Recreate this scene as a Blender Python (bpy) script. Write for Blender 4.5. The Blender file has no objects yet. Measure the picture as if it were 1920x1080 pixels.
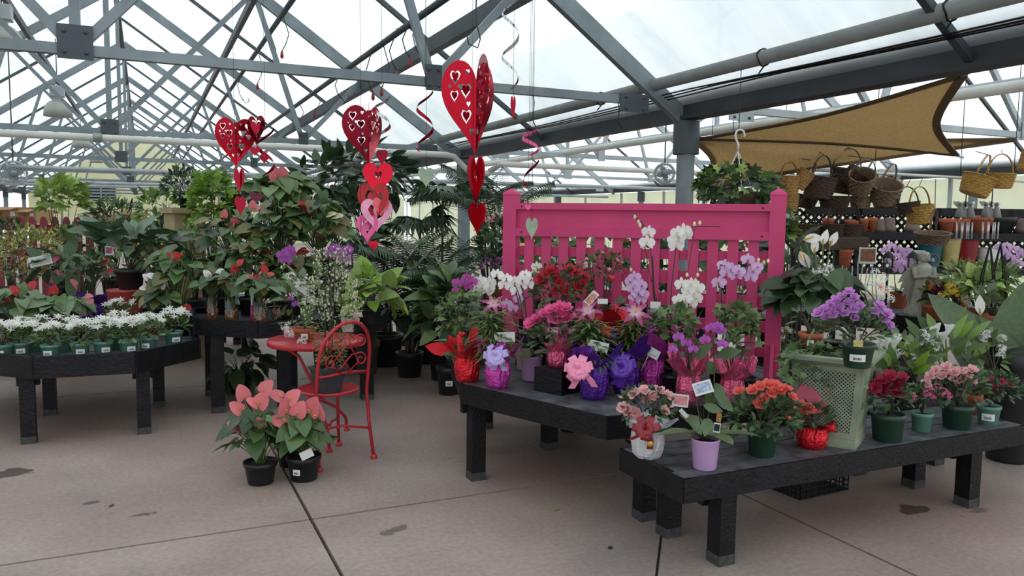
import bpy, math, random
from mathutils import Vector, Matrix, noise
from mathutils.geometry import tessellate_polygon
PI=math.pi; TAU=2*PI
R=random.Random(11)
C=bpy.context.scene.collection
V=Vector
# ---------------------------------------------------------------- camera
FPX=1467.0; CAMH=1.58
_dx=V((3140/FPX,90/FPX,-1)).normalized()
_dy=V((-690/FPX,138/FPX,-1)); _dy=(_dy-_dx*_dx.dot(_dy)).normalized()
_dz=_dx.cross(_dy)
CM=Matrix((_dx,_dy,_dz))
cam=bpy.data.objects.new('camera',bpy.data.cameras.new('camera')); C.objects.link(cam)
cam.matrix_world=Matrix.Translation((0,0,CAMH))@CM.to_4x4()
cam.data.sensor_width=36; cam.data.lens=FPX/1920*36; cam.data.clip_end=300
bpy.context.scene.camera=cam
# ---------------------------------------------------------------- sky and exposure
sc=bpy.context.scene
sc.view_settings.view_transform='Standard'; sc.view_settings.look='None'
sc.view_settings.exposure=0.8; sc.view_settings.gamma=1; sc.view_settings.use_curve_mapping=False
W=bpy.data.worlds.new('overcast_sky'); sc.world=W; W.use_nodes=True
nt=W.node_tree; bg=nt.nodes['Background']; bg.inputs[1].default_value=1.0
tc=nt.nodes.new('ShaderNodeTexCoord'); sx=nt.nodes.new('ShaderNodeSeparateXYZ'); rp=nt.nodes.new('ShaderNodeValToRGB')
nt.links.new(tc.outputs['Generated'],sx.inputs[0]); nt.links.new(sx.outputs[2],rp.inputs[0]); mr_=nt.nodes.new('ShaderNodeMapRange'); mr_.inputs[1].default_value=-.4; mr_.inputs[2].default_value=.75; mr_.inputs[3].default_value=.82; mr_.inputs[4].default_value=1.1; nt.links.new(sx.outputs[0],mr_.inputs[0])
ml_=nt.nodes.new('ShaderNodeVectorMath'); ml_.operation='SCALE'; nt.links.new(rp.outputs[0],ml_.inputs[0]); nt.links.new(mr_.outputs[0],ml_.inputs[3]); nt.links.new(ml_.outputs[0],bg.inputs[0])
rp.color_ramp.elements[0].position=0.0; rp.color_ramp.elements[0].color=(.88,.93,.98,1)
rp.color_ramp.elements[1].position=0.9; rp.color_ramp.elements[1].color=(.93,.97,1,1)
# ---------------------------------------------------------------- photograph measurements to places
def ray(px,py): return CM@V(((px-960)/FPX,-(py-540)/FPX,-1.0))
def at(px,py,z=None,X=None,Y=None,d=None):
    r=ray(px,py)
    t=d if d is not None else ((z-CAMH)/r.z if z is not None else (X/r.x if X is not None else Y/r.y))
    return V((0,0,CAMH))+r*t, t/FPX
def atd(px,d,z):
    r0=ray(px,0).z; k=(ray(px,1000).z-r0)/1000
    return at(px,((z-CAMH)/d-r0)/k,d=d)
FWD=(CM@V((0,0,-1))); FWD.z=0; FWD.normalize()
RGT=V((FWD.y,-FWD.x,0)); UP=V((0,0,1))
# ---------------------------------------------------------------- materials
def hx(h):
    h=h.lstrip('#'); c=[int(h[i:i+2],16)/255 for i in(0,2,4)]
    return tuple(x/12.92 if x<=.04045 else ((x+.055)/1.055)**2.4 for x in c)+(1,)
_m={}
def mat(name,col,rough=.6,metal=0.,var=.15,scale=12.,bump=0.,trans=0.,spec=.5,col2=None,island=0.,coat=0.):
    if name in _m: return _m[name]
    m=bpy.data.materials.new(name); m.use_nodes=True; n=m.node_tree.nodes; l=m.node_tree.links
    b=n['Principled BSDF']; out=n['Material Output']
    b.inputs['Roughness'].default_value=rough; b.inputs['Metallic'].default_value=metal; b.inputs['Specular IOR Level'].default_value=spec
    if coat: b.inputs['Coat Weight'].default_value=coat
    c=hx(col); m.diffuse_color=c
    tcn=n.new('ShaderNodeTexCoord'); nz=n.new('ShaderNodeTexNoise'); nz.inputs['Scale'].default_value=scale; nz.inputs['Detail'].default_value=4
    l.new(tcn.outputs['Object'],nz.inputs['Vector'])
    mx=n.new('ShaderNodeMix'); mx.data_type='RGBA'
    a_=tuple(x*(1-var) for x in c[:3])+(1,); b_=hx(col2) if col2 else tuple(min(1,x*(1+var)) for x in c[:3])+(1,)
    mx.inputs[6].default_value=a_; mx.inputs[7].default_value=b_
    rg=n.new('ShaderNodeMapRange'); rg.inputs[1].default_value=.3; rg.inputs[2].default_value=.7
    l.new(nz.outputs['Fac'],rg.inputs[0]); l.new(rg.outputs[0],mx.inputs[0])
    csock=mx.outputs[2]
    if island:
        ge=n.new('ShaderNodeNewGeometry'); oi=n.new('ShaderNodeObjectInfo'); ad=n.new('ShaderNodeMath'); ad.operation='ADD'
        l.new(ge.outputs['Random Per Island'],ad.inputs[0]); l.new(oi.outputs['Random'],ad.inputs[1])
        fr=n.new('ShaderNodeMath'); fr.operation='FRACT'; l.new(ad.outputs[0],fr.inputs[0])
        mr=n.new('ShaderNodeMapRange'); mr.inputs[3].default_value=1-island; mr.inputs[4].default_value=1+island
        l.new(fr.outputs[0],mr.inputs[0])
        hs=n.new('ShaderNodeHueSaturation'); l.new(mr.outputs[0],hs.inputs['Value']); l.new(csock,hs.inputs['Color']); csock=hs.outputs[0]
    l.new(csock,b.inputs['Base Color'])
    if bump:
        bp=n.new('ShaderNodeBump'); bp.inputs['Strength'].default_value=bump; bp.inputs['Distance'].default_value=.01
        n2=n.new('ShaderNodeTexNoise'); n2.inputs['Scale'].default_value=scale*4; l.new(tcn.outputs['Object'],n2.inputs['Vector'])
        l.new(n2.outputs['Fac'],bp.inputs['Height']); l.new(bp.outputs[0],b.inputs['Normal'])
    if trans:
        tr=n.new('ShaderNodeBsdfTranslucent'); l.new(csock,tr.inputs[0]); ms=n.new('ShaderNodeMixShader'); ms.inputs[0].default_value=trans
        l.new(b.outputs[0],ms.inputs[1]); l.new(tr.outputs[0],ms.inputs[2]); l.new(ms.outputs[0],out.inputs[0])
    _m[name]=m; return m
def _tint(col,f):
    h=col.lstrip('#'); return '#%02x%02x%02x'%tuple(max(0,min(255,int(f(int(h[i:i+2],16),i//2)))) for i in(0,2,4))
def leafm(name,col,rough=.4,island=.4,trans=.2,var=.2,col2=None,scale=25.,spec=.5):
    w=lambda v,k:v*(1.06,1.0,.84)[k]
    col=_tint(col,w); col2=_tint(col2,w) if col2 else None
    return mat(name,col,rough,0,var,scale,trans=trans,island=island,col2=col2,spec=spec)
def petal(name,col,island=.12,trans=.35,rough=.6,col2=None,scale=30.,var=.08):
    col=_tint(col,lambda v,k:v+(255-v)*.12)
    return mat(name,col,rough,0,var,scale,trans=trans,island=island,spec=.2,col2=col2)
def centred(name,ca,cb,r0,r1,trans=.3):
    # petals whose own colour changes from the throat (ca) to the rim (cb)
    if name in _m: return _m[name]
    m=mat(name,cb,.55,trans=trans); n=m.node_tree.nodes; l=m.node_tree.links
    tcn=n.new('ShaderNodeTexCoord'); ln=n.new('ShaderNodeVectorMath'); ln.operation='LENGTH'; l.new(tcn.outputs['Object'],ln.inputs[0])
    mr=n.new('ShaderNodeMapRange'); mr.inputs[1].default_value=r0; mr.inputs[2].default_value=r1; l.new(ln.outputs['Value'],mr.inputs[0])
    mx=n.new('ShaderNodeMix'); mx.data_type='RGBA'; mx.inputs[6].default_value=hx(ca); mx.inputs[7].default_value=hx(cb); l.new(mr.outputs[0],mx.inputs[0])
    l.new(mx.outputs[2],n['Principled BSDF'].inputs['Base Color'])
    for k in n:
        if k.type=='BSDF_TRANSLUCENT': l.new(mx.outputs[2],k.inputs[0])
    return m
# ---------------------------------------------------------------- mesh building
class MB:
    def __init__(s): s.v=[]; s.f=[]; s.m=[]
    def add(s,t,M=None,mi=None):
        o=len(s.v)
        if M is None: s.v.extend(V(p) for p in t.v)
        else: s.v.extend(M@V(p) for p in t.v)
        s.f.extend(tuple(i+o for i in f) for f in t.f); s.m.extend(t.m if mi is None else [mi]*len(t.f)); return s
    def face(s,pts,mi=0):
        o=len(s.v); s.v.extend(V(p) for p in pts); s.f.append(tuple(range(o,o+len(pts)))); s.m.append(mi); return s
    def box(s,c,sz,M=None,mi=0):
        x,y,z=sz[0]/2,sz[1]/2,sz[2]/2; o=len(s.v); c=V(c)
        for dx,dy,dz in((-x,-y,-z),(x,-y,-z),(x,y,-z),(-x,y,-z),(-x,-y,z),(x,-y,z),(x,y,z),(-x,y,z)):
            p=c+V((dx,dy,dz)); s.v.append(M@p if M else p)
        for f in((0,3,2,1),(4,5,6,7),(0,1,5,4),(1,2,6,5),(2,3,7,6),(3,0,4,7)): s.f.append(tuple(i+o for i in f)); s.m.append(mi)
        return s
    def beam(s,p,q,w,h,up=UP,mi=0):
        p=V(p); q=V(q); d=q-p; L=d.length
        if L<1e-6: return s
        return s.box((0,0,0),(w,L,h),frame((p+q)/2,d,up),mi)
    def prism(s,poly,z0,z1,mi=0):
        n=len(poly); o=len(s.v)
        for z in(z0,z1): s.v.extend(V((p[0],p[1],z)) for p in poly)
        s.f.append(tuple(o+n-1-i for i in range(n))); s.f.append(tuple(o+n+i for i in range(n))); s.m+= [mi,mi]
        for i in range(n): j=(i+1)%n; s.f.append((o+i,o+j,o+n+j,o+n+i)); s.m.append(mi)
        return s
    def tube(s,pts,r,n=6,mi=0,cap=True):
        pts=[V(p) for p in pts]; k=len(pts); o=len(s.v); pu=None
        for i,p in enumerate(pts):
            d=(pts[min(i+1,k-1)]-pts[max(i-1,0)]).normalized()
            u=(pu if pu is not None else (V((0,0,1)) if abs(d.z)<.9 else V((1,0,0)))); u=(u-d*u.dot(d)).normalized(); pu=u; w=d.cross(u)
            rr=r[i] if isinstance(r,(list,tuple)) else r
            for j in range(n): a=TAU*j/n; s.v.append(p+(u*math.cos(a)+w*math.sin(a))*rr)
        for i in range(k-1):
            for j in range(n): j2=(j+1)%n; s.f.append((o+i*n+j,o+i*n+j2,o+(i+1)*n+j2,o+(i+1)*n+j)); s.m.append(mi)
        if cap: s.f.append(tuple(o+n-1-j for j in range(n))); s.f.append(tuple(o+(k-1)*n+j for j in range(n))); s.m+=[mi,mi]
        return s
    def lathe(s,prof,n=24,mi=0,M=None,wob=None):
        o=len(s.v); k=len(prof)
        for i,(r,z) in enumerate(prof):
            for j in range(n):
                a=TAU*j/n; rr=r; zz=z
                if wob: rr,zz=wob(i,j,r,z)
                p=V((rr*math.cos(a),rr*math.sin(a),zz)); s.v.append(M@p if M else p)
        for i in range(k-1):
            for j in range(n): j2=(j+1)%n; s.f.append((o+i*n+j,o+i*n+j2,o+(i+1)*n+j2,o+(i+1)*n+j)); s.m.append(mi)
        return s
    def ball(s,c,r,n=8,mi=0,sc=(1,1,1)):
        k=max(3,n//2)
        M=Matrix.Translation(c)@Matrix.Diagonal((r*sc[0],r*sc[1],r*sc[2],1))
        return s.lathe([(max(.001,math.sin(PI*i/k)),-math.cos(PI*i/k)) for i in range(k+1)],n,mi,M)
    def mesh(s,name,mats,smooth=True):
        me=bpy.data.meshes.new(name); me.from_pydata([tuple(p) for p in s.v],[],s.f)
        for m in (mats if isinstance(mats,(list,tuple)) else [mats]): me.materials.append(m)
        if any(s.m): me.polygons.foreach_set('material_index',s.m)
        if smooth: me.polygons.foreach_set('use_smooth',[True]*len(s.f))
        me.update(); return me
    def build(s,name,mats,parent=None,M=None,smooth=True,kind=None,label=None):
        o=bpy.data.objects.new(name,s.mesh(name,mats,smooth)); C.objects.link(o)
        if parent is not None: o.parent=parent
        if M is not None: o.matrix_basis=M
        if kind: o['kind']=kind
        if label: o['label']=label
        return o
def frame(pos,d,up=UP,sc=1.0):
    y=V(d).normalized(); z=V(up)-y*V(up).dot(y)
    if z.length<1e-4: z=V((1,0,0))-y*y.x
    if z.length<1e-4: z=V((0,0,1))
    z.normalize(); x=y.cross(z)
    if not isinstance(sc,(tuple,list)): sc=(sc,sc,sc)
    M=Matrix((x*sc[0],y*sc[1],z*sc[2])).transposed().to_4x4(); M.translation=V(pos); return M
def put(name,me,parent,M=None):
    o=bpy.data.objects.new(name,me); C.objects.link(o); o.parent=parent
    if M is not None: o.matrix_basis=M
    return o
def thing(name,label,cat,loc=(0,0,0),rot=0.,group=None):
    o=bpy.data.objects.new(name,None); o.empty_display_size=.05; C.objects.link(o); o.location=loc; o.rotation_euler=(0,0,rot)
    o['label']=label; o['category']=cat
    if group: o['group']=group
    return o
def tag(o,label,cat,group=None):
    o['label']=label; o['category']=cat
    if group: o['group']=group
    return o
def struct(name,parent=None,loc=(0,0,0)):
    o=bpy.data.objects.new(name,None); C.objects.link(o); o.location=loc
    if parent: o.parent=parent
    else: o['kind']='structure'
    return o
def copy_thing(t,loc,rot,label,group=None):
    c=t.copy(); C.objects.link(c); c.location=loc; c.rotation_euler=(0,0,rot); c['label']=label
    if group: c['group']=group
    for ch in t.children:
        d=ch.copy(); C.objects.link(d); d.parent=c
        for g in ch.children: e=g.copy(); C.objects.link(e); e.parent=d
    return c
# ---------------------------------------------------------------- leaf and petal shapes (base at 0, tip along +Y, length 1)
def strip(ys,hw,ey=None,fold=.15,droop=.25,wave=0.,twist=0.):
    t=MB(); n=len(ys); ey=ey or ys
    zc=lambda y:-droop*max(0,y)**2
    for i in range(n): t.v.append(V((0,ys[i],zc(ys[i]))))
    for sg in(-1,1):
        for i in range(n): t.v.append(V((sg*hw[i],ey[i],zc(ey[i])+fold*hw[i]+wave*math.sin(i*2.4+sg)*hw[i])))
    for i in range(n-1):
        a,b=n+i,n+i+1; q=[(i,i+1,b,a)]; a,b=2*n+i,2*n+i+1; q.append((i,a,b,i+1))
        for f in q: t.f.append(f); t.m.append(0)
    return t
L_OV=strip([0,.15,.35,.6,.82,1],[.02,.15,.23,.22,.12,0])
L_LANCE=strip([0,.2,.5,.8,1],[.02,.08,.1,.06,0],fold=.3,droop=.35)
L_LILY=strip([0,.3,.7,1],[.03,.075,.06,0],fold=.3,droop=.5)
L_AZ=strip([0,.3,.7,1],[.04,.19,.2,.02],fold=.2,droop=.2)
L_STRAP=strip([0,.2,.45,.7,.9,1],[.05,.13,.17,.17,.1,.01],fold=.25,droop=.55)
L_GRASS=strip([0,.5,1],[.012,.02,0],fold=.3,droop=.5)
L_PALM=strip([0,.4,1],[.02,.045,0],fold=.5,droop=.35)
L_SMALL=strip([0,.45,1],[.03,.24,0],fold=.2,droop=.15)
L_HEART=strip([0,.02,.06,.16,.34,.56,.8,1],[0,.19,.35,.43,.42,.33,.17,0],[0,-.13,-.1,.1,.34,.58,.82,1],fold=.2,droop=.3,wave=.06)
L_PHIL=strip([0,.05,.15,.3,.5,.7,.86,1],[0,.14,.25,.27,.25,.19,.1,0],[0,-.06,.05,.25,.5,.7,.86,1],fold=.22,droop=.35,wave=.18)
L_IVY=strip([0,.02,.12,.3,.45,.65,1],[0,.22,.5,.27,.46,.17,0],[-.0,-.16,.02,.26,.5,.62,1],fold=.2,droop=.2)
L_MAPLE=strip([0,.02,.15,.3,.5,.68,1],[0,.3,.6,.25,.5,.14,0],[0,-.2,.12,.28,.62,.66,1],fold=.12,droop=.3)
L_BIG=strip([0,.12,.3,.5,.7,.88,1],[.04,.2,.28,.29,.23,.12,0],fold=.25,droop=.45,wave=.12)
L_SPATHE=strip([0,.02,.08,.22,.42,.64,.84,.97],[0,.22,.4,.47,.45,.35,.2,.03],[0,-.1,-.06,.16,.42,.66,.86,.98],fold=.12,droop=.12,wave=.05)
P_RUF=strip([0,.35,.7,1],[.06,.3,.42,.22],fold=.25,droop=-.1,wave=.3)
P_STAR=strip([0,.5,1],[.06,.17,.03],fold=.1,droop=.15)
P_ROUND=strip([0,.25,.55,.85,1],[.05,.36,.52,.36,.1],fold=.12,droop=.15)
P_SEP=strip([0,.4,.75,1],[.06,.23,.22,.03],fold=.15,droop=.1)
P_LILY=strip([0,.25,.5,.75,.92,1],[.04,.14,.19,.14,.06,0],fold=.3,droop=.55)
def flower(pet,n,r,tilt,mi=0,rot0=0.,b=None,jit=.0):
    b=b or MB()
    for i in range(n):
        a=rot0+TAU*i/n+R.uniform(-jit,jit); tl=tilt+R.uniform(-jit,jit)
        d=V((math.cos(a)*math.cos(tl),math.sin(a)*math.cos(tl),math.sin(tl)))
        b.add(pet,frame((0,0,0),d,UP,r),mi)
    return b
# every flower faces +Z, radius about 1
def f_azalea():
    b=flower(P_RUF,6,1.0,.3,0,0,None,.2); flower(P_RUF,5,.75,.75,0,.4,b,.2); flower(P_RUF,3,.5,1.1,0,.9,b,.2); return b
def f_single():
    b=flower(P_RUF,5,1.0,.35,0,0,None,.12); b.ball((0,0,.15),.1,5,1); return b
def f_star(n=6):
    b=flower(P_STAR,n,1.0,.25,0,0,None,.1); b.ball((0,0,.08),.12,5,1); return b
def f_orchid():
    b=MB()
    for a in(0,PI): b.add(P_ROUND,frame((0,0,.03),(math.cos(a),math.sin(a)+.15,.12),UP,(1.05,.95,1)),0)
    for a in(PI/2,PI*1.22,PI*1.78): b.add(P_SEP,frame((0,0,0),(math.cos(a),math.sin(a),.05),UP,.95),0)
    b.add(P_SEP,frame((0,0,.05),(0,-.6,.7),UP,.45),1); b.add(P_STAR,frame((0,0,.05),(.35,-.3,.8),UP,.32),1); b.add(P_STAR,frame((0,0,.05),(-.35,-.3,.8),UP,.32),1)
    b.ball((0,0,.14),.09,5,2); return b
def f_lily():
    b=flower(P_LILY,3,1.0,.55,0,0,None,.06); flower(P_LILY,3,1.0,.6,0,PI/3,b,.06)
    for i in range(6):
        a=TAU*i/6+.2; e=V((math.cos(a)*.25,math.sin(a)*.25,.62)); b.tube([(0,0,.05),e*.6,e],.012,3,1); b.ball(e,.04,4,2,(1,1,.6))
    return b
def f_bud(): return MB().lathe([(.02,0),(.28,.25),(.36,.55),(.2,.9),(.01,1.1)],6)
def f_cluster(n=14,r=.38):
    b=MB()
    for i in range(n):
        d=V((R.gauss(0,1),R.gauss(0,1),abs(R.gauss(0,1))+.1)).normalized()
        t=flower(P_STAR,4,r,.3,0,R.random()*3); b.add(t,frame(d*.75,V((0,1,.3)).cross(d)+V((.01,0,0)),d))
    return b
def mesh_of(tpl,name,mats): return tpl.mesh(name,mats)
_mc={}
def shared(key,fn):
    if key not in _mc: _mc[key]=fn()
    return _mc[key]
# ================================================================ SETTING
M_STEEL=mat('galvanised_steel','#7d888c',.5,.35,.22,3.,bump=.15)
M_STEELD=mat('dark_galvanised_steel','#4b5257',.55,.35,.2,3.,bump=.15)
M_STEELL=mat('pale_galvanised_steel','#a9b1b4',.5,.2,.15,3.)
M_PVC=mat('white_pipe','#d3d3cb',.4,0,.08,4.)
M_BLK=mat('black_paint','#0f0e12',.5,0,.5,14.,bump=.5,spec=.3)
M_BLKT=mat('weathered_black_boards','#46474c',.6,0,.5,9.,bump=.6,col2='#68696e',spec=.35)
# floor of coloured concrete slabs with recessed joints
def floor_mat():
    m=mat('stained_concrete','#998a85',.55,0,.16,1.2,bump=.12,col2='#aa9a90',spec=.3); n=m.node_tree.nodes; l=m.node_tree.links; b=n['Principled BSDF']
    g=n.new('ShaderNodeNewGeometry'); cur=b.inputs['Base Color'].links[0].from_socket
    nz=n.new('ShaderNodeTexNoise'); nz.inputs['Scale'].default_value=.55; nz.inputs['Detail'].default_value=5; l.new(g.outputs['Position'],nz.inputs['Vector'])
    mr=n.new('ShaderNodeMapRange'); mr.inputs[1].default_value=.42; mr.inputs[2].default_value=.62; l.new(nz.outputs['Fac'],mr.inputs[0])
    mx=n.new('ShaderNodeMix'); mx.data_type='RGBA'; mx.inputs[7].default_value=hx('#977a70'); l.new(cur,mx.inputs[6])
    mm=n.new('ShaderNodeMath'); mm.operation='MULTIPLY'; mm.inputs[1].default_value=.6; l.new(mr.outputs[0],mm.inputs[0]); l.new(mm.outputs[0],mx.inputs[0])
    # fine speckle
    n3=n.new('ShaderNodeTexNoise'); n3.inputs['Scale'].default_value=38; n3.inputs['Detail'].default_value=6; l.new(g.outputs['Position'],n3.inputs['Vector'])
    m3=n.new('ShaderNodeMapRange'); m3.inputs[1].default_value=.3; m3.inputs[2].default_value=.7; m3.inputs[3].default_value=.86; m3.inputs[4].default_value=1.12; l.new(n3.outputs['Fac'],m3.inputs[0])
    hs=n.new('ShaderNodeHueSaturation'); l.new(mx.outputs[2],hs.inputs['Color']); l.new(m3.outputs[0],hs.inputs['Value']); cur=hs.outputs[0]
    n2=n.new('ShaderNodeTexNoise'); n2.inputs['Scale'].default_value=7; n2.inputs['Detail'].default_value=6; l.new(g.outputs['Position'],n2.inputs['Vector'])
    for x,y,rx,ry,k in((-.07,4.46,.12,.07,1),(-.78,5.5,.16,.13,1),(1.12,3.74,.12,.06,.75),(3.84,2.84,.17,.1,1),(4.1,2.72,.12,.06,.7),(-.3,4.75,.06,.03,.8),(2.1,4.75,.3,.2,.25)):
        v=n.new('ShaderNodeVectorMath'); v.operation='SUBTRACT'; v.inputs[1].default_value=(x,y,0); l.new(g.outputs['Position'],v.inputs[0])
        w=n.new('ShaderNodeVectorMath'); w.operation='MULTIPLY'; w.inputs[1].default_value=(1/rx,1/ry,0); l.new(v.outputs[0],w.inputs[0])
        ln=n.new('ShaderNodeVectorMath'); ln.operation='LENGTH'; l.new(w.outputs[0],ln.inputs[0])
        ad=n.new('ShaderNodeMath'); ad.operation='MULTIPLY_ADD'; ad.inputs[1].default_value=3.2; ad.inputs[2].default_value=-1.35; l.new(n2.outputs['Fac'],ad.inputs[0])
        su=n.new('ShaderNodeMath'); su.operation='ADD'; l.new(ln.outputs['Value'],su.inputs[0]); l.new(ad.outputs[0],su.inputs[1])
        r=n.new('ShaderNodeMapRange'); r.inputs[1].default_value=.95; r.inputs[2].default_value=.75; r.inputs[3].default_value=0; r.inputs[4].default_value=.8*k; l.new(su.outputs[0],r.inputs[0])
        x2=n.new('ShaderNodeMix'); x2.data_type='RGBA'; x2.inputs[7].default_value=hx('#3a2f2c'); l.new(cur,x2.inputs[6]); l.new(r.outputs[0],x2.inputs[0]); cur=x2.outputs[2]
    l.new(cur,b.inputs['Base Color']); return m
M_FL=floor_mat(); M_JT=mat('joint_filler','#3f4440',.9)
fl=struct('floor'); MB().box((0,22,-.08),(44,64,.1)).build('floor_bed',M_JT,fl)
XS=[-15.26,-11.1,-8.73,-6.36,-3.99,-1.62,.75,3.11,5.48,7.85,10.2,12.6,15.0,19]; YS=[-4,.39,4.04,7.69,11.34,15,20,26,33,40,47]
G=.009
for i in range(len(XS)-1):
    for j in range(len(YS)-1):
        x0,x1,y0,y1=XS[i]+G,XS[i+1]-G,YS[j]+G,YS[j+1]-G
        if abs(XS[i]-.75)<.01 and abs(YS[j]-.39)<.01:
            # this slab was cut along a slanting joint
            a=(2.42+.618*.8,4.04-G); k=(2.42-2.03)/(3.26-2.77); p0=(2.42+k*(y1-3.26),y1); p1=(2.42+k*(y0-3.26),y0)
            p1=(max(p1[0],x0),p1[1]); yl=3.26+(x0-2.42)/k
            g=.009
            MB().prism([(x0,yl+g),(p0[0]-g,y1),(x0,y1)],-.04,0).build('slab',M_FL,fl,smooth=False)
            MB().prism([(x0,y0),(x1,y0),(x1,y1),(p0[0]+g,y1),(x0,yl-g)],-.04,0).build('slab',M_FL,fl,smooth=False)
        else: MB().box(((x0+x1)/2,(y0+y1)/2,-.02),(x1-x0,y1-y0,.04)).build('slab',M_FL,fl,smooth=False)
# ---- roof film
def film():
    m=bpy.data.materials.new('roof_film'); m.use_nodes=True; n=m.node_tree.nodes; l=m.node_tree.links; n.clear()
    o=n.new('ShaderNodeOutputMaterial'); a=n.new('ShaderNodeBsdfTransparent'); a.inputs[0].default_value=(.95,.96,.95,1)
    b=n.new('ShaderNodeBsdfTranslucent'); b.inputs[0].default_value=(.88,.91,.91,1); x=n.new('ShaderNodeMixShader')
    t=n.new('ShaderNodeTexCoord'); mp=n.new('ShaderNodeMapping'); mp.inputs['Scale'].default_value=(.35,1.6,.35); l.new(t.outputs['Object'],mp.inputs[0])
    z=n.new('ShaderNodeTexNoise'); z.inputs['Scale'].default_value=1.3; z.inputs['Detail'].default_value=5; l.new(mp.outputs[0],z.inputs['Vector'])
    r=n.new('ShaderNodeMapRange'); r.inputs[1].default_value=.3; r.inputs[2].default_value=.7; r.inputs[3].default_value=.74; r.inputs[4].default_value=.92; l.new(z.outputs['Fac'],r.inputs[0]); l.new(r.outputs[0],x.inputs[0])
    a.inputs[0].default_value=(.87,.89,.89,1); z2=n.new('ShaderNodeTexNoise'); z2.inputs['Scale'].default_value=.5; z2.inputs['Detail'].default_value=7; z2.inputs['Roughness'].default_value=.62; l.new(mp.outputs[0],z2.inputs['Vector']); cr=n.new('ShaderNodeValToRGB'); l.new(z2.outputs['Fac'],cr.inputs[0]); cr.color_ramp.elements[0].position=.3; cr.color_ramp.elements[0].color=(.62,.69,.69,1); cr.color_ramp.elements[1].position=.66; cr.color_ramp.elements[1].color=(.9,.94,.95,1); l.new(cr.outputs[0],b.inputs[0]); l.new(a.outputs[0],x.inputs[1]); l.new(b.outputs[0],x.inputs[2]); l.new(x.outputs[0],o.inputs[0]); return m
M_FILM=film()
CX=[-.38,9.54,-10.3]; HALF=4.96; EAVE=2.5; SL=.69; RIDGE=EAVE+SL*HALF; TY=[5.99+5.6*k for k in range(-1,8)]
roofz=lambda X,c:RIDGE-SL*abs(X-c)
ce=struct('ceiling')
for c in CX:
    for sg in(-1,1):
        for k,y in enumerate([TY[0]-5.6]+TY):
            b=MB(); n=6
            for i in range(n+1):
                for j in range(n+1):
                    u=i/n; w=j/n; X=c+sg*HALF*u
                    b.v.append(V((X,y+5.6*w,roofz(X,c)+.13+.07*math.sin(PI*w)*math.sin(PI*u))))
            for i in range(n):
                for j in range(n): b.f.append((i*(n+1)+j,(i+1)*(n+1)+j,(i+1)*(n+1)+j+1,i*(n+1)+j+1)); b.m.append(0)
            b.build('roof_panel',M_FILM,ce)
def pln(p): return V((p[0],p[1],p[2]))
def truss(c,y,label,steel,cat='roof truss',group=None,detail=True):
    t=thing('roof_truss',label,cat,(c,y,EAVE),0,group)
    P=lambda x,z:V((x,0,z-EAVE))
    def bar(name,a,b,w,h): MB().beam(a,b,w,h,V((0,0,1)) if abs((b-a).normalized().z)<.98 else V((1,0,0))).build(name,steel,t,smooth=False)
    zc=2.65
    bar('bottom_chord',P(-4.4,zc),P(4.4,zc),.06,.07)
    for s in(-1,1):
        bar('rafter',P(s*4.96,EAVE),P(0,RIDGE),.07,.15)
        nd=P(s*1.83,roofz(1.83,0))
        bar('web',P(0,zc),nd,.05,.065); bar('web',P(s*2.47,zc),nd,.05,.065); bar('web',P(s*2.47,zc),P(s*3.35,roofz(3.35,0)),.05,.065)
    bar('king_post',P(0,zc),P(0,RIDGE),.065,.065)
    for x,w,h,dz in((0,.21,.22,.045),(2.47,.13,.2,.03),(-2.47,.13,.2,.03),(4.35,.3,.16,-.03),(-4.35,.3,.16,-.03)):
        g=MB().box(P(x,zc+dz)+V((0,-.042,0)),(w,.012,h)); go=g.build('gusset_plate',M_STEELD if steel is M_STEEL else steel,t,smooth=False)
        if detail:
            for bx in(-.3,.3):
                for bz in(-.3,.3): MB().lathe([(.014,0),(.014,.01),(.001,.012)],8,0,Matrix.Translation(P(x+bx*w,zc+dz+bz*h)+V((0,-.048,0)))@Matrix.Rotation(PI/2,4,'X')).build('bolt',M_STEELD,go)
    return t
NUM=['nearest','second nearest','third nearest','fourth','fifth','sixth','seventh','eighth','ninth']
for k,y in enumerate(TY[1:]):
    if k==0: truss(CX[0],y,'grey steel roof truss nearest to the camera, crossing above the heart mobiles',M_STEEL)
    elif k==1: truss(CX[0],y,'grey steel roof truss behind the heart mobiles, second one of the main roof',M_STEEL)
    else: truss(CX[0],y,NUM[k]+' grey steel truss of the main roof counted from the camera',M_STEEL,group='far trusses of the main roof',detail=False)
for k,y in enumerate(TY[1:7]):
    if k==0: truss(CX[1],y,'pale steel roof truss above the tan shade sail',M_STEELL)
    else: truss(CX[1],y,NUM[k]+' pale steel truss of the neighbouring roof counted from the camera',M_STEELL,group='far trusses of the neighbouring roof',detail=False)
for k,y in enumerate(TY[2:]): truss(CX[2],y,NUM[k]+' grey steel truss of the left-hand roof bay counted from the camera',M_STEEL,group='trusses of the left roof bay',detail=False)
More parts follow.
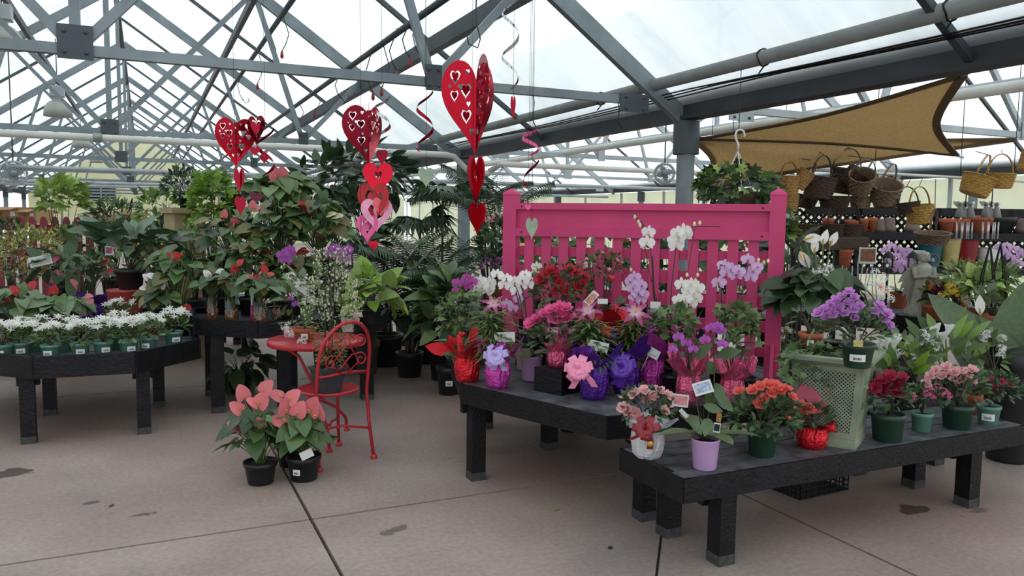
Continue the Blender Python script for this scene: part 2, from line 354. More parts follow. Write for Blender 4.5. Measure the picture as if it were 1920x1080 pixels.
# gutter beams with columns
def gutter(X,name,y0=-3,y1=46,m=None):
    b=MB(); L=y1-y0; cy=(y0+y1)/2
    b.box((X,cy,2.645),(.06,L,.25)); b.box((X,cy,2.78),(.2,L,.02)); b.box((X-.02,cy,2.525),(.17,L,.03)); b.box((X-.055,cy,2.59),(.03,L,.1))
    return b.build(name,m or M_STEELD,None,smooth=False)
for X,nm in((4.58,'beam_right'),(14.5,'beam_far_right'),(-5.34,'beam_left')):
    o=gutter(X,nm,m=mat('gutter_steel','#34373d',.6,.2,.25,3.,bump=.2)); o['kind']='structure'
def column(X,y,rnd):
    t=struct('column'); t.location=(X,y,0)
    if rnd: MB().lathe([(.082,0),(.082,2.2)],20).build('shaft',M_STEEL,t); MB().lathe([(.12,2.2),(.12,2.5)],20).build('cap_bracket',M_STEELD,t)
    else: MB().box((0,0,1.25),(.15,.15,2.5)).build('shaft',M_STEEL,t,smooth=False); MB().box((0,0,2.35),(.18,.18,.22)).build('cap_bracket',M_STEELD,t,smooth=False)
column(4.58,5.99,True)
for k in range(2,9): column(4.58,TY[k],False)
for k in range(2,9): column(-5.34,TY[k],False)
for y in(5.4,10.0,15.6,21.2,26.8,32.4): column(14.5,y,True)
# half-bay struts, purlins and pipes running down the house
for c in CX[:2]:
    for k in range(0,8):
        y=TY[k]+2.8
        for s in(-1,1): o=MB().beam((c+s*4.9,y,roofz(c+s*4.9,c)+.03),(c,y,RIDGE+.03),.05,.05).build('purlin',M_STEELD,None,smooth=False); o['kind']='structure'
def run(name,X,z,r,m,y0=-2,y1=45,sq=False,cat=None,label=None):
    b=MB()
    if sq: b.beam((X,y0,z),(X,y1,z),r,r*1.6)
    else: b.tube([(X,y0,z),(X,y1,z)],r,10)
    o=b.build(name,m,None,smooth=not sq)
    if label: tag(o,label,cat)
    else: o['kind']='structure'
    return o
def roof_hit(px,py,dz):
    r=ray(px,py); best=None
    for i in range(40,4000):
        p=V((0,0,CAMH))+r*(i*.02)
        if p.z>roofz(p.x,CX[0])-dz: return p
for px,py,sq,rr in((63,80,True,.07),(237,143,True,.09),(400,146,True,.07),(940,10,True,.1)):
    p=roof_hit(px,py,.12); run('purlin',p.x,p.z,rr,M_STEELD,sq=sq)
PD=roof_hit(480,99,.3); PE=roof_hit(640,137,.3)
run('water_pipe',PD.x,PD.z,.035,M_STEELD,cat='pipe',label='dark pipe with dangling wires under the roof, left of the middle heart mobile')
run('water_pipe',PE.x,PE.z,.035,M_STEELD,cat='pipe',label='dark pipe with dangling wires under the roof, passing behind the largest heart mobile')
run('heating_duct',4.2,2.8,.055,mat('duct_wrap','#7b7f7d',.6,0,.12,5.,bump=.2),cat='duct',label='long grey round duct running along the dark gutter beam')
b=MB()
for k in range(3):
    pts=[]
    for i in range(60): y=1+i*.35; pts.append((4.27+.03*k,y,2.715-.03*abs(math.sin(y*.55+k*.3))-.01*k))
    b.tube(pts,.007,4)
tag(b.build('cable',M_BLK),'black cables sagging under the long grey duct','cable')
for y,wh in((3.1,'nearest the top right corner'),(4.6,'middle one of three'),(6.9,'above the round column')):
    pts=[(4.2+.062*math.cos(a),y+.01*math.sin(a*3),2.8+.062*math.sin(a)) for a in [TAU*i/14 for i in range(15)]]+[(4.16,y,2.68)]
    tag(MB().tube(pts,.006,4).build('cable_tie',M_BLK),'thin black cable tie looped round the grey duct, '+wh,'cable tie','cable ties on the duct')
# white cross pipe with an elbow down to the column
def pipe(name,pts,r,m,label,cat='pipe',group=None):
    t=MB().tube(pts,r,10).build(name,m); return tag(t,label,cat,group)
M_CPL=mat('grey_coupling','#8f9692',.4,.3)
pc=pipe('water_pipe',[(-5.2,11.1,2.52),(4.1,11.1,2.52),(4.22,11.1,2.5),(4.45,11.1,2.3),(4.5,11.1,2.27),(4.8,11.1,2.27)],.045,M_PVC,'white water pipe crossing behind the heart mobiles, bent down at the square column')
for x in(-2.8,-.5,1.2,2.9): MB().tube([(x-.05,11.1,2.52),(x+.05,11.1,2.52)],.055,10).build('coupling',M_CPL,pc)
pipe('water_pipe',[(4.8,11.1,2.3),(5.0,11.1,2.42),(13.8,11.1,2.42)],.045,M_PVC,'white water pipe behind the pink fence, level with the column cap')
for k,(y,z) in enumerate(((16.6,2.4),(22.4,2.35),(28,2.45))):
    pipe('water_pipe',[(-5.2,y,z),(14,y,z)],.04,M_STEELL,['nearest','middle','farthest'][k]+' of the pale pipes crossing the far part of the greenhouse','pipe','far cross pipes')
p,_=at(1600,207,z=2.7); run('water_pipe',p.x,2.7,.05,M_PVC,cat='pipe',label='long white pipe above the tan shade sails')
p,_=at(1860,190,z=2.62); run('water_pipe',p.x,2.75,.035,M_STEELL,cat='pipe',label='thin pale pipe beyond the long white pipe')
# walls
MWY=mat('yellow_siding','#efecc0',.7,0,.06,2.,bump=.1); MWP=mat('pale_polycarbonate','#e8ead9',.5,0,.05,2.,trans=.8)
def wall(name,c,sz,m): o=MB().box(c,sz).build(name,m,None,smooth=False); o['kind']='structure'; return o
wf=MB().prism([(-5.3,0),(4.6,0),(4.6,2.9),(-.38,6.2),(-5.3,2.9)],0,.1).build('wall_far',MWY,None,Matrix.Translation((0,46.6,0))@Matrix.Rotation(PI/2,4,'X'),smooth=False); wf['kind']='structure'
for i in range(26): MB().box((-5+i*.38,1.45,.105),(.05,2.9,.02)).build('batten',MWY,wf,smooth=False)
wall('wall_far_right',(9.5,46.5,1.5),(9.9,.1,3.2),MWP)
wr=wall('wall_right',(14.72,21,1.25),(.06,50,2.5),MWP)
for i in range(20): MB().box((14.66,1+i*2.4,1.25),(.06,.06,2.5)).build('stud',M_STEELL,wr,smooth=False)
wall('wall_left',(-15.3,21,1.5),(.08,50,3.0),MWP)
p0,s=at(162,376,Y=46.3); p1,_=at(216,338,Y=46.3)
vt=thing('louvre_vent','dark louvred vent high in the yellow end wall','vent',((p0.x+p1.x)/2,46.42,(p0.z+p1.z)/2)); w=p1.x-p0.x; h=p1.z-p0.z
MB().box((0,0,0),(w,.06,h)).build('backing',M_BLK,vt,smooth=False)
for i in range(7): MB().box((0,-.06,-h/2+h*(i+.5)/7),(w,.05,.07),Matrix.Rotation(.0,4,'X')).build('slat',M_STEELL,vt,smooth=False)
MB().box((0,-.08,0),(.06,.05,h)).build('mullion',M_STEELL,vt,smooth=False)
# high-bay lamps
def lamp(px,py,Y,hpx,label,group=None):
    p,s=at(px,py,Y=Y); t=thing('highbay_lamp',label,'lamp',(p.x,Y,p.z-hpx*s*.5),0,group); H=hpx*s
    MB().lathe([(.001,H*.5),(H*.22,H*.5),(H*.34,H*.4),(H*.42,H*.22),(H*.44,0),(H*.42,0),(H*.38,.2*H)],20).build('reflector',mat('acrylic_reflector','#c8ccc4',.25,.1,.05,trans=.45),t)
    MB().box((0,0,H*.82),(H*.42,H*.42,H*.34)).build('ballast_box',M_STEELL,t,smooth=False)
    MB().lathe([(H*.13,H*.5),(H*.13,H*.66)],12).build('neck',M_STEELL,t)
    MB().tube([(0,0,H),(0,0,max(H+.1,roofz(p.x,CX[0])-(p.z-hpx*s*.5)-.12))],.01,5).build('hanger_rod',M_STEELD,t)
lamp(4,50,12.0,80,'large pale high-bay lamp cut by the top left of the picture')
lamp(108,190,18.2,56,'pale high-bay lamp hanging from the left purlin, the nearer whole one')
lamp(152,258,30,38,'pale high-bay lamp behind the nearer one, second along the left purlin'); lamp(180,292,41,26,'smallest and farthest high-bay lamp along the left purlin')
def fan(px,py,d,wpx,label):
    p,s=at(px,py,d=d); t=thing('circulation_fan',label,'fan',p,math.atan2(-p.x,p.y)); r=wpx*s/2
    MB().tube([(r*math.cos(a),0,r*math.sin(a)) for a in [TAU*i/28 for i in range(29)]],.02,6).build('guard_ring',M_STEELL,t)
    b=MB()
    for k in range(1,5): b.tube([(r*k/5*math.cos(a),-.05,r*k/5*math.sin(a)) for a in [TAU*i/20 for i in range(21)]],.006,3)
    for i in range(16): a=TAU*i/16; b.tube([(0,-.06,0),(r*math.cos(a),0,r*math.sin(a))],.005,3)
    b.build('wire_guard',M_STEELL,t)
    MB().lathe([(.001,-.1),(r*.3,-.1),(r*.3,.15),(.001,.15)],14,0,Matrix.Rotation(PI/2,4,'X')).build('motor',M_STEEL,t)
    for i in range(4):
        a=TAU*i/4+.3; MB().add(L_OV,frame((0,.03,0),(math.cos(a),.1,math.sin(a)),(.4,1,0),(r*1.3,r*.9,r))).build('blade',M_STEELL,t)
    MB().tube([(0,0,r),(0,0,max(r+.1,roofz(p.x,CX[0] if p.x<4.58 else CX[1])-p.z+.16))],.012,5).build('hanger_rod',M_STEELD,t)
fan(25,325,14,44,'round wire-caged fan hanging by the left edge of the picture'); fan(1246,325,12.5,36,'round wire-caged fan beyond the round column, over the fence')
# wires and hooks dangling from the pipes
M_WIRE=mat('black_wire','#22262a',.5); M_CAP=mat('red_wire_cap','#8e2430',.5)
def dangle(p,L,cap,label,k):
    t=thing('drip_wire',label,'wire',p,0,'dangling wires under the roof pipes')
    sx=R.choice((-1,1)); pts=[(0,0,.05),(.03*sx,0,-.1*L),(.09*sx,0,-.5*L),(.05*sx,.02,-.8*L),(0,.02,-L)]
    MB().tube(pts,.006,4).build('wire',M_WIRE,t)
    if cap: MB().lathe([(.012,0),(.022,-.05),(.022,-.08),(.004,-.1)],8,0,Matrix.Translation((0,.02,-L))).build('wire_cap',M_CAP,t)
    else: MB().tube([(0,.02,-L+.02),(-.05*sx,.02,-L-.05),(-.1*sx,.02,-L-.02),(-.11*sx,.02,-L+.05)],.006,4).build('hook',M_WIRE,t)
WL='thin dark wire dangling from a roof pipe between the heart mobiles'
for i,(px,py,L,cp) in enumerate(((528,22,.45,1),(505,62,.45,1),(482,105,.5,1),(455,150,.5,0),(420,180,.4,1),(716,75,.5,1),(745,52,.4,1),(700,92,.5,1),(590,170,.3,1),(560,195,.3,0),(640,140,.35,0),(770,35,.35,1),(790,18,.4,0))):
    src=PD if px<535 and py<200 and i<5 else PE
    r=ray(px,py); t=src.x/r.x; p=V((0,0,CAMH))+r*t; p.z=src.z; dangle(p,L,cp,'thin dark wire %s, %s along the %s hanging pipe'%('with a red cap' if cp else 'with a bare hook',NUM[i if i<5 else i-5],'left' if i<5 else 'right'),i)
def hook(px,py0,py1,d,label):
    p,s=at(px,py0,d=d); L=(py1-py0)*s; t=MB().tube([(0,0,0),(.02,0,-.3*L),(.012,0,-.7*L),(.05,0,-.9*L),(.03,0,-L),(-.04,0,-.97*L),(-.06,0,-.86*L)],.005,5).build('wire_hook',M_WIRE,None,Matrix.Translation(p)); tag(t,label,'hook')
hook(890,-90,85,5.6,'bare wire hook hanging left of the largest heart, near the top of the picture')
hook(998,166,250,6.62,'bare wire hook on the truss chord right of the largest heart')
hook(1158,186,245,6.9,'bare wire hook at the right end of the nearest truss chord')
# ================================================================ FURNITURE
def clip(poly,ax,lo,hi):
    def half(P,f):
        out=[]
        for i in range(len(P)):
            a,b=P[i-1],P[i]; fa,fb=f(a),f(b)
            if (fa>=0)!=(fb>=0): t=fa/(fa-fb); out.append((a[0]+(b[0]-a[0])*t,a[1]+(b[1]-a[1])*t))
            if fb>=0: out.append(b)
        return out
    P=half(poly,lambda p:p[0]*ax[0]+p[1]*ax[1]-lo)
    return half(P,lambda p:hi-p[0]*ax[0]-p[1]*ax[1]) if P else []
def inset(poly,d):
    n=len(poly); cx=sum(p[0] for p in poly)/n; cy=sum(p[1] for p in poly)/n; out=[]
    for i in range(n):
        a,b,c=V(poly[i-1]),V(poly[i]),V(poly[(i+1)%n]); n1=V(((b-a).y,-(b-a).x)).normalized(); n2=V(((c-b).y,-(c-b).x)).normalized()
        if n1.dot(V((cx,cy))-a)<0: n1=-n1
        if n2.dot(V((cx,cy))-b)<0: n2=-n2
        m=n1+n2; out.append(tuple(b+m*(d/max(.2,m.dot(n1)))))
    return out
def bench(label,poly,ztop,apron,lip,legs,axis,pw=.14,cat='table',name='display_table',lw=.09):
    n=len(poly); cx=sum(p[0] for p in poly)/n; cy=sum(p[1] for p in poly)/n
    t=thing(name,label,cat,(cx,cy,0)); P=[(p[0]-cx,p[1]-cy) for p in poly]
    zd=ztop-lip; IN=inset(P,.04 if lip else .012)
    ax=V(axis).normalized(); pr=[p[0]*ax[0]+p[1]*ax[1] for p in IN]; lo=min(pr)
    k=0
    while lo+k*pw<max(pr):
        q=clip(IN,ax,lo+k*pw+.004,lo+(k+1)*pw-.004); k+=1
        if len(q)<3: continue
        q2=[q[0]]+[q[i] for i in range(1,len(q)) if (V(q[i])-V(q[i-1])).length>1e-4]
        area=sum(q2[i-1][0]*q2[i][1]-q2[i][0]*q2[i-1][1] for i in range(len(q2)))
        if len(q2)<3: continue
        if area<0: q2.reverse()
        dz=R.uniform(-.003,.003); MB().prism(q2,zd-.035+dz,zd+dz).build('plank',M_BLKT,t,smooth=False)
    q=inset(P,.02)
    for i in range(n):
        a,b=V((*q[i-1],ztop-apron/2)),V((*q[i],ztop-apron/2)); d=(b-a).normalized()*.015
        MB().beam(a-d,b+d,.038,apron).build('apron',M_BLK,t,smooth=False)
    for (x,y) in legs:
        l=MB(); s=lw/2; h=zd-.04
        l.box((x-cx,y-cy,h/2),(lw,lw,h)); lo_=l.build('leg',M_BLK,t,smooth=False)
        MB().box((x-cx,y-cy,.025),(lw+.003,lw+.003,.05)).build('worn_foot',mat('worn_leg_foot','#3b3c3c',.8,0,.4,30.),lo_,smooth=False)
        MB().box((x-cx,y-cy+.07,ztop-apron-.03),(lw+.05,.04,.1)).build('cleat',M_BLK,lo_,smooth=False)
    return t
ZF,ZM,ZL,ZC=.45,.6,.6,.74
bench('low black slatted bench in front, holding the green lattice planter',[(2.11,2.7),(4.5,2.7),(4.5,3.22),(2.11,3.22)],ZF,.11,0,[(2.39,2.77),(2.36,3.13),(4.17,2.8),(4.17,3.14)],(0,1),.1,'bench','low_bench')
bench('black slatted table carrying the pink fence screen and ribboned lilies',[(1.68,4.27),(2.07,3.27),(3.1,3.27),(3.72,3.66),(3.85,4.5),(3.5,5.5),(2.2,5.6),(1.93,5.1)],ZM,.12,0,[(1.79,4.3),(2.37,3.36),(2.5,4.69),(3.6,3.75),(3.5,5.2),(2.3,5.35)],(.93,.36),.13)
bench('black octagonal table at the left edged with small white flowers',[(-.71,6.04),(-.08,6.0),(.37,6.47),(.37,7.5),(-.1,7.95),(-1.9,7.95),(-2.3,7.4),(-1.25,6.55)],ZL+.02,.15,.05,[(-.76,6.2),(-.04,6.17),(-.71,7.02),(.07,7.0),(-1.9,7.5)],(0,1),.14)
bench('black table behind the red bistro set, holding glass vases of anthuriums',[(.33,6.65),(.77,6.27),(1.78,6.35),(2.0,6.9),(1.8,7.55),(.9,7.7),(.33,7.4)],ZC+.02,.13,.05,[(.5,6.62),(1.0,6.5),(1.17,7.2),(1.72,6.62),(.5,7.3)],(0,1),.14,lw=.1)
# ---- pink screen
MPK=mat('pink_paint','#ca4474',.5,0,.06,5.,bump=.08,spec=.3)
fr,_=at(1446,705,z=ZM); fl_,_=atd(956,5.6,ZM)
fd=(fl_-fr); FL=fd.length; fence=thing('pink_fence_screen','tall bright pink slatted fence panel with two capped posts','fence',fr,math.atan2(fd.y,fd.x))
# local x runs from right post to left post, camera side is +y or -y
sgn=1 if (Matrix.Rotation(fence.rotation_euler.z,3,'Z')@V((0,1,0))).dot(V((0,0,0))-fr)>0 else -1
for x in(0,FL):
    p=MB(); p.box((x,0,.575),(.095,.095,1.15)).build('post',MPK,fence,smooth=False)
    c=MB(); s=.052; c.v+=[V((x-s,-s,1.15)),V((x+s,-s,1.15)),V((x+s,s,1.15)),V((x-s,s,1.15)),V((x-s*.9,-s*.9,1.165)),V((x+s*.9,-s*.9,1.165)),V((x+s*.9,s*.9,1.165)),V((x-s*.9,s*.9,1.165)),V((x,0,1.195))]
    c.f+=[(3,2,1,0),(0,1,5,4),(1,2,6,5),(2,3,7,6),(3,0,4,7),(4,5,8),(5,6,8),(6,7,8),(7,4,8)]; c.m+=[0]*9; c.build('post_cap',MPK,fence,smooth=False)
def fbar(nm,z0,z1,y,th=.025,x0=.045,x1=None):
    x1=x1 if x1 else FL-.045; return MB().box(((x0+x1)/2,y*sgn,(z0+z1)/2),(x1-x0,th,z1-z0)).build(nm,MPK,fence,smooth=False)
zf=lambda y:CAMH+(416-y)/FPX*5.02-ZM
tr_=fbar('top_rail',zf(396),zf(383),.02,.05); fbar('board',zf(434),zf(396),-.005); lr=fbar('lower_rail',zf(450),zf(434),.02,.05)
for r_,z in((tr_,zf(390)),(lr,zf(442))):
    for x in(.09,FL-.09): MB().lathe([(.006,0),(.006,.003),(.001,.004)],8,0,Matrix.Translation((x,.046*sgn,z))@Matrix.Rotation(-PI/2*sgn,4,'X')).build('screw_head',mat('screw','#5a1d3c',.5,.5),r_)
for y0,y1 in((471,490),(511,536),(554,580),(601,622),(650,668)): fbar('cross_rail',zf(y1),zf(y0),-.02,.02)
ns=13; 
for i in range(ns):
    x=.045+(FL-.09)*(i+.75)/(ns+.5); MB().box((x,.012*sgn,(zf(450)+.05)/2),(.067,.02,zf(450)-.05)).build('slat',MPK,fence,smooth=False)
MB().beam((.0,.16*sgn,.0),(.0,.05*sgn,.2),.07,.02,V((1,0,0))).build('brace',MPK,fence,smooth=False)
# ---- red bistro set
MRED=mat('red_enamel','#b3262f',.35,0,.12,9.,bump=.05)
tb,_=at(592,637,z=.72)
t=thing('bistro_table','round red metal bistro table behind the red chair','table',(tb.x,tb.y,0))
MB().lathe([(.001,.7),(.3,.7),(.325,.69),(.33,.7),(.33,.72),(.325,.727),(.001,.727)],40).build('tabletop',MRED,t)
for k in range(3):
    a=.6+TAU*k/3; c,s_=math.cos(a),math.sin(a)
    MB().tube([(.26*c,.26*s_,.69),(.12*c,.12*s_,.6),(.03*c,.03*s_,.42),(.05*c,.05*s_,.28),(.2*c,.2*s_,.2),(.3*c,.3*s_,.1),(.31*c,.31*s_,.012)],.012,8).build('leg',MRED,t)
    MB().lathe([(.02,0),(.022,.006),(.02,.02),(.01,.025)],10,0,Matrix.Translation((.31*c,.31*s_,0))).build('foot',MRED,t)
MB().tube([(.06*math.cos(a),.06*math.sin(a),.3) for a in [TAU*i/16 for i in range(17)]],.008,6).build('leg_ring',MRED,t)
cL,_=at(599,884,z=0); cR,_=at(701,859,z=0)
cc=(cL+cR)/2; cx_=(cR-cL).normalized(); ch=thing('bistro_chair','red wrought metal bistro chair with scrolled heart back and round seat','chair',cc,math.atan2(cx_.y,cx_.x)); HW=(cR-cL).length/2
def ctube(nm,pts,r,par=ch): return MB().tube(pts,r,8).build(nm,MRED,par)
def arc(n,f): return [f(i/n) for i in range(n+1)]
S=.455
hoop=[(-HW,0,0),(-HW*.96,.045,.25),(-HW*.93,.06,S)]+arc(20,lambda t:(-HW*.93*math.cos(PI*t),.06-.1*(.25+.75*math.sin(PI*t)),S+.17+.3*math.sin(PI*t)**.75))+[(HW*.93,.06,S),(HW*.96,.045,.25),(HW,0,0)]
ctube('back_frame',hoop,.0115)
for sx in(-1,1):
    ctube('front_leg',[(sx*HW*.75,.36,S-.01),(sx*HW*.8,.37,.3),(sx*HW*.93,.4,.012)],.0115)
    for x,y in((sx*HW,0),(sx*HW*.93,.4)): MB().lathe([(.022,0),(.024,.008),(.02,.02),(.012,.028)],10,0,Matrix.Translation((x,y,0))).build('foot',MRED,ch)
ctube('lower_back_rail',[(-HW*.93,.05,S+.12),(0,.04,S+.135),(HW*.93,.05,S+.12)],.01)
ctube('stretcher',[(-HW*.97,.03,.2),(-.05,.13,.22),(.05,.13,.22),(HW*.97,.03,.2)],.009)
ctube('stretcher',[(-HW*.9,.39,.2),(-.05,.27,.22),(0,.2,.22),(.05,.27,.22),(HW*.9,.39,.2)],.009)
b=MB()
rings=[0,.05,.1,.14,.17,.185]
seat=MB().lathe([(.001,S-.004),(.18,S-.008),(.19,S),(.196,S+.004),(.19,S+.012),(.175,S+.004),(.001,S+.004)],36,0,Matrix.Translation((0,.22,0))).build('seat',mat('red_seat_mesh','#b32a32',.45,0,.35,90.,bump=.6),ch)
ctube('seat_rim',[(.19*math.cos(a),.22+.19*math.sin(a),S) for a in [TAU*i/28 for i in range(29)]],.011)
def spiral(cx,cz,r0,turns,a0,dirn,y=.0): return [(cx+r0*(1-.82*t)*math.cos(a0+dirn*TAU*turns*t),y,cz+r0*(1-.82*t)*math.sin(a0+dirn*TAU*turns*t)) for t in [i/30 for i in range(31)]]
for sx in(-1,1):
    y=-.01
    sp=spiral(sx*.095,S+.335,.05,1.35,PI/2+sx*1.2,-sx,y); ctube('scroll',[(sx*.015,.03,S+.13),(sx*.1,.015,S+.2),(sx*.02,y,S+.31)]+[(0+sx*.01,y,S+.4)]+[p for p in sp],.0045)
    sp=spiral(sx*.11,S+.215,.045,1.3,PI*.5+sx*.3,-sx,.01); ctube('scroll',[(-sx*.07,.045,S+.125),(0,.02,S+.2),(sx*.04,.01,S+.25)]+sp,.0045)
# ---- green lattice planter standing on the low bench
MGP=mat('green_metal_paint','#7f8c78',.6,0,.25,7.,bump=.2,col2='#939d85')
gp0,gs=at(1560,822,z=ZF); gp0.y=2.93; gp0.x=at(1556,828,Y=2.93)[0].x
gpl=thing('lattice_planter','tall pale green planter with pierced lattice sides and a flared rim','planter',(gp0.x,gp0.y,ZF),-1.02)
HB=.14; HT=.165; Z1=.065; Z2=.40; GH=.46
MB().lathe([(HB*1.414+.012,0),(HB*1.414+.012,.01),(HB*1.414,Z1)],4,0,Matrix.Rotation(PI/4,4,'Z')).build('plinth',MGP,gpl,smooth=False)
MB().lathe([(HB*1.40-.02,.02),(HT*1.40-.03,GH-.03),(.001,GH-.03)],4,0,Matrix.Rotation(PI/4,4,'Z')).build('liner',mat('planter_liner','#3b423a',.9),gpl,smooth=False)
for k in range(4):
    Mk=Matrix.Rotation(PI/2*k,4,'Z'); b=MB(); nx,nz=14,18
    w0=lambda z:HB+(HT-HB)*(z-Z1)/(Z2-Z1)
    def pt(u,v): z=Z1+(Z2-Z1)*v; return Mk@V((w0(z)*.86*(2*u-1),-w0(z),z))
    # pierced sheet: rows of small diamond holes left between crossing bars
    for i in range(-nz,nx):
        for dr in(1,-1):
            pts=[]
            for st in range(nz+1):
                u=(i+st)/nx
                if 0<=u<=1: pts.append(pt(u if dr>0 else 1-u,st/nz))
            if len(pts)>=2:
                for a,c in zip(pts[:1],pts[-1:]): b.beam(a,c,.006,.004,Mk@V((0,-1,0)))
    b.build('lattice_panel',MGP,gpl,smooth=False)
    for sx in(-1,1): MB().beam(Mk@V((sx*HB*.93,-HB,Z1)),Mk@V((sx*HT*.93,-HT,Z2)),.028,.012,Mk@V((0,-1,0))).build('corner_strip',MGP,gpl,smooth=False)
    MB().beam(Mk@V((-HB,-HB,Z1)),Mk@V((HB,-HB,Z1)),.012,.03).build('bottom_strip',MGP,gpl,smooth=False)
MB().lathe([(HT*1.414,Z2-.01),(HT*1.414+.012,Z2+.015),(HT*1.414+.07,GH-.02),(HT*1.414+.075,GH),(HT*1.414-.02,GH),(HT*1.414-.03,GH-.03)],4,0,Matrix.Rotation(PI/4,4,'Z')).build('rim',MGP,gpl,smooth=False)
ZGP=ZF+GH
# ---- counters at the right and behind
ZR=.7
q=[at(1468,583,z=ZR)[0],at(1680,590,z=ZR)[0],at(1910,620,z=ZR)[0]]
q=[(p.x,p.y) for p in q]; q+=[(q[2][0]+.6,q[2][1]-.6),(q[2][0]+1.6,q[2][1]+.2),(q[1][0]+1.5,q[1][1]+1.0),(q[0][0]+.9,q[0][1]+.9)]
bench('second low black bench behind the first, under the white calla lilies',[(3.85,3.3),(4.85,3.3),(4.85,3.8),(3.85,3.8)],ZF,.11,0,[(4.05,3.46),(4.7,3.4),(4.7,3.7),(4.05,3.7)],(0,1),.1,'bench','low_bench')
bench('black display table at the right carrying garden statues and ferns',q,ZR,.14,0,[(q[0][0]+.25,q[0][1]+.1),(q[1][0]+.15,q[1][1]+.15),(q[2][0]+.25,q[2][1]+.1),(q[2][0]+1.3,q[2][1]+.3),(q[1][0]+1.1,q[1][1]+.75)],(0,1),.14)
bench('black table behind the pink fence, crowded with flowering pots',[(3.0,7.2),(5.2,5.9),(6.4,6.3),(6.2,7.6),(4.4,8.6),(3.0,8.2)],.6,.12,0,[(3.2,7.3),(5.2,6.1),(6.1,6.5),(4.5,8.3),(6.0,7.5)],(0,1),.14)
bench('long black table in the far left, under the potted shrubs',[(-2.6,9.0),(1.2,9.0),(1.2,10.3),(-2.6,10.3)],.6,.12,0,[(-2.4,9.2),(1.0,9.2),(1.0,10.1),(-2.4,10.1),(-.7,9.2)],(0,1),.16)
# ---- lattice shelf unit
SD=10.5; so,_=atd(1700,SD,0); sh=thing('lattice_shelf','black shelf unit with diamond lattice back, full of flower pots','shelf',so,math.atan2(RGT.y,RGT.x)); k_=SD/FPX
X0,X1=(1478-1700)*k_,(1990-1700)*k_
zs=lambda y:CAMH-(y-417)*k_
for nm,y0,y1,dp in(('top_rail',387,402,.04),('shelf_board',432,446,.3),('shelf_board',498,508,.34)):
    x0=X0 if nm!='top_rail' else (1500-1700)*k_
    MB().box(((x0+X1)/2,-dp/2+.05,(zs(y0)+zs(y1))/2),(X1-x0,dp,zs(y0)-zs(y1))).build(nm,M_BLK,sh,smooth=False)
for px in(1482,1600,1746,1880,1988): MB().box(((px-1700)*k_,.04,zs(387)/2),(.07,.06,zs(387))).build('upright',M_BLK,sh,smooth=False)
zt,zb=zs(392),zs(500); hgt=zt-zb
n=0; st=.105
for dr in(1,-1):
    x=X0-hgt
    while x<X1:
        a=V((x,.07+.008*dr,zb)); c=V((x+hgt,.07+.008*dr,zt))
        ta=max(0,(X0-x)/hgt); tc_=min(1,(X1-x)/hgt)
        if tc_>ta+.05:
            p=a.lerp(c,ta); q_=a.lerp(c,tc_)
            if dr<0: p.x=X0+X1-p.x; q_.x=X0+X1-q_.x
            MB().beam(p,q_,.036,.008,V((0,-1,0))).build('lath',M_BLK,sh,smooth=False)
        x+=st
def onshelf(px,row,dp=.1):  # a place on a shelf board
    return (Matrix.Translation(so)@Matrix.Rotation(math.atan2(RGT.y,RGT.x),4,'Z'))@V(((px-1700)*k_,-dp,{0:zs(432),1:zs(498)}[row]))
# ---- shade sails
MSAIL=mat('tan_shade_cloth','#b08f5e',.85,0,.14,40.,bump=.3,trans=.45); MHEM=mat('sail_hem','#5d4a2c',.85,0,.1)
def sail(label,A,B,Cc,sag,n=18):
    # three-cornered cloth with hollow edges
    A,B,Cc=V(A),V(B),V(Cc); cen=(A+B+Cc)/3
    def edge(P,Q,u): m=P.lerp(Q,u); return m+(cen-m)*sag*4*u*(1-u)
    b=MB(); nrm=(B-A).cross(Cc-A).normalized()
    for i in range(n+1):
        u=i/n; P=edge(A,B,u); Q=edge(A,Cc,u)
        for j in range(n+1):
            w=j/n; m=P.lerp(Q,w); bulge=(cen-m)*sag*4*w*(1-w)*u**2
            b.v.append(m+bulge+nrm*.12*math.sin(PI*w)*math.sin(PI*u))
    for i in range(n):
        for j in range(n): b.f.append((i*(n+1)+j,(i+1)*(n+1)+j,(i+1)*(n+1)+j+1,i*(n+1)+j+1)); b.m.append(0)
    o=tag(b.build('shade_sail',MSAIL),label,'shade sail')
    ring=[b.v[i*(n+1)] for i in range(n+1)]+[b.v[n*(n+1)+j] for j in range(1,n+1)]+[b.v[i*(n+1)+n] for i in range(n-1,0,-1)]
    hem=MB(); q=ring+[ring[0]]
    for p_,r_ in zip(q[:-1],q[1:]): hem.beam(p_+(cen-p_).normalized()*.02,r_+(cen-r_).normalized()*.02,.06,.012,nrm)
    hem.build('hem',MHEM,o,smooth=False)
    for P in(A,B,Cc): MB().tube([P+(cen-P).normalized()*.03,P-(cen-P).normalized()*.1],.012,5).build('corner_ring',M_STEELL,o)
    return o
sail('large tan shade sail with its tall corner tied to the dark gutter beam',at(1302,262,X=4.75)[0],at(1808,140,X=4.78)[0],at(1795,292,d=7.4)[0],.2)
sail('lower tan shade sail hanging beneath the larger one, behind the hanging basket',at(1298,262,d=7.6)[0],at(1312,350,d=8.0)[0],at(1905,262,d=10.0)[0],.12)
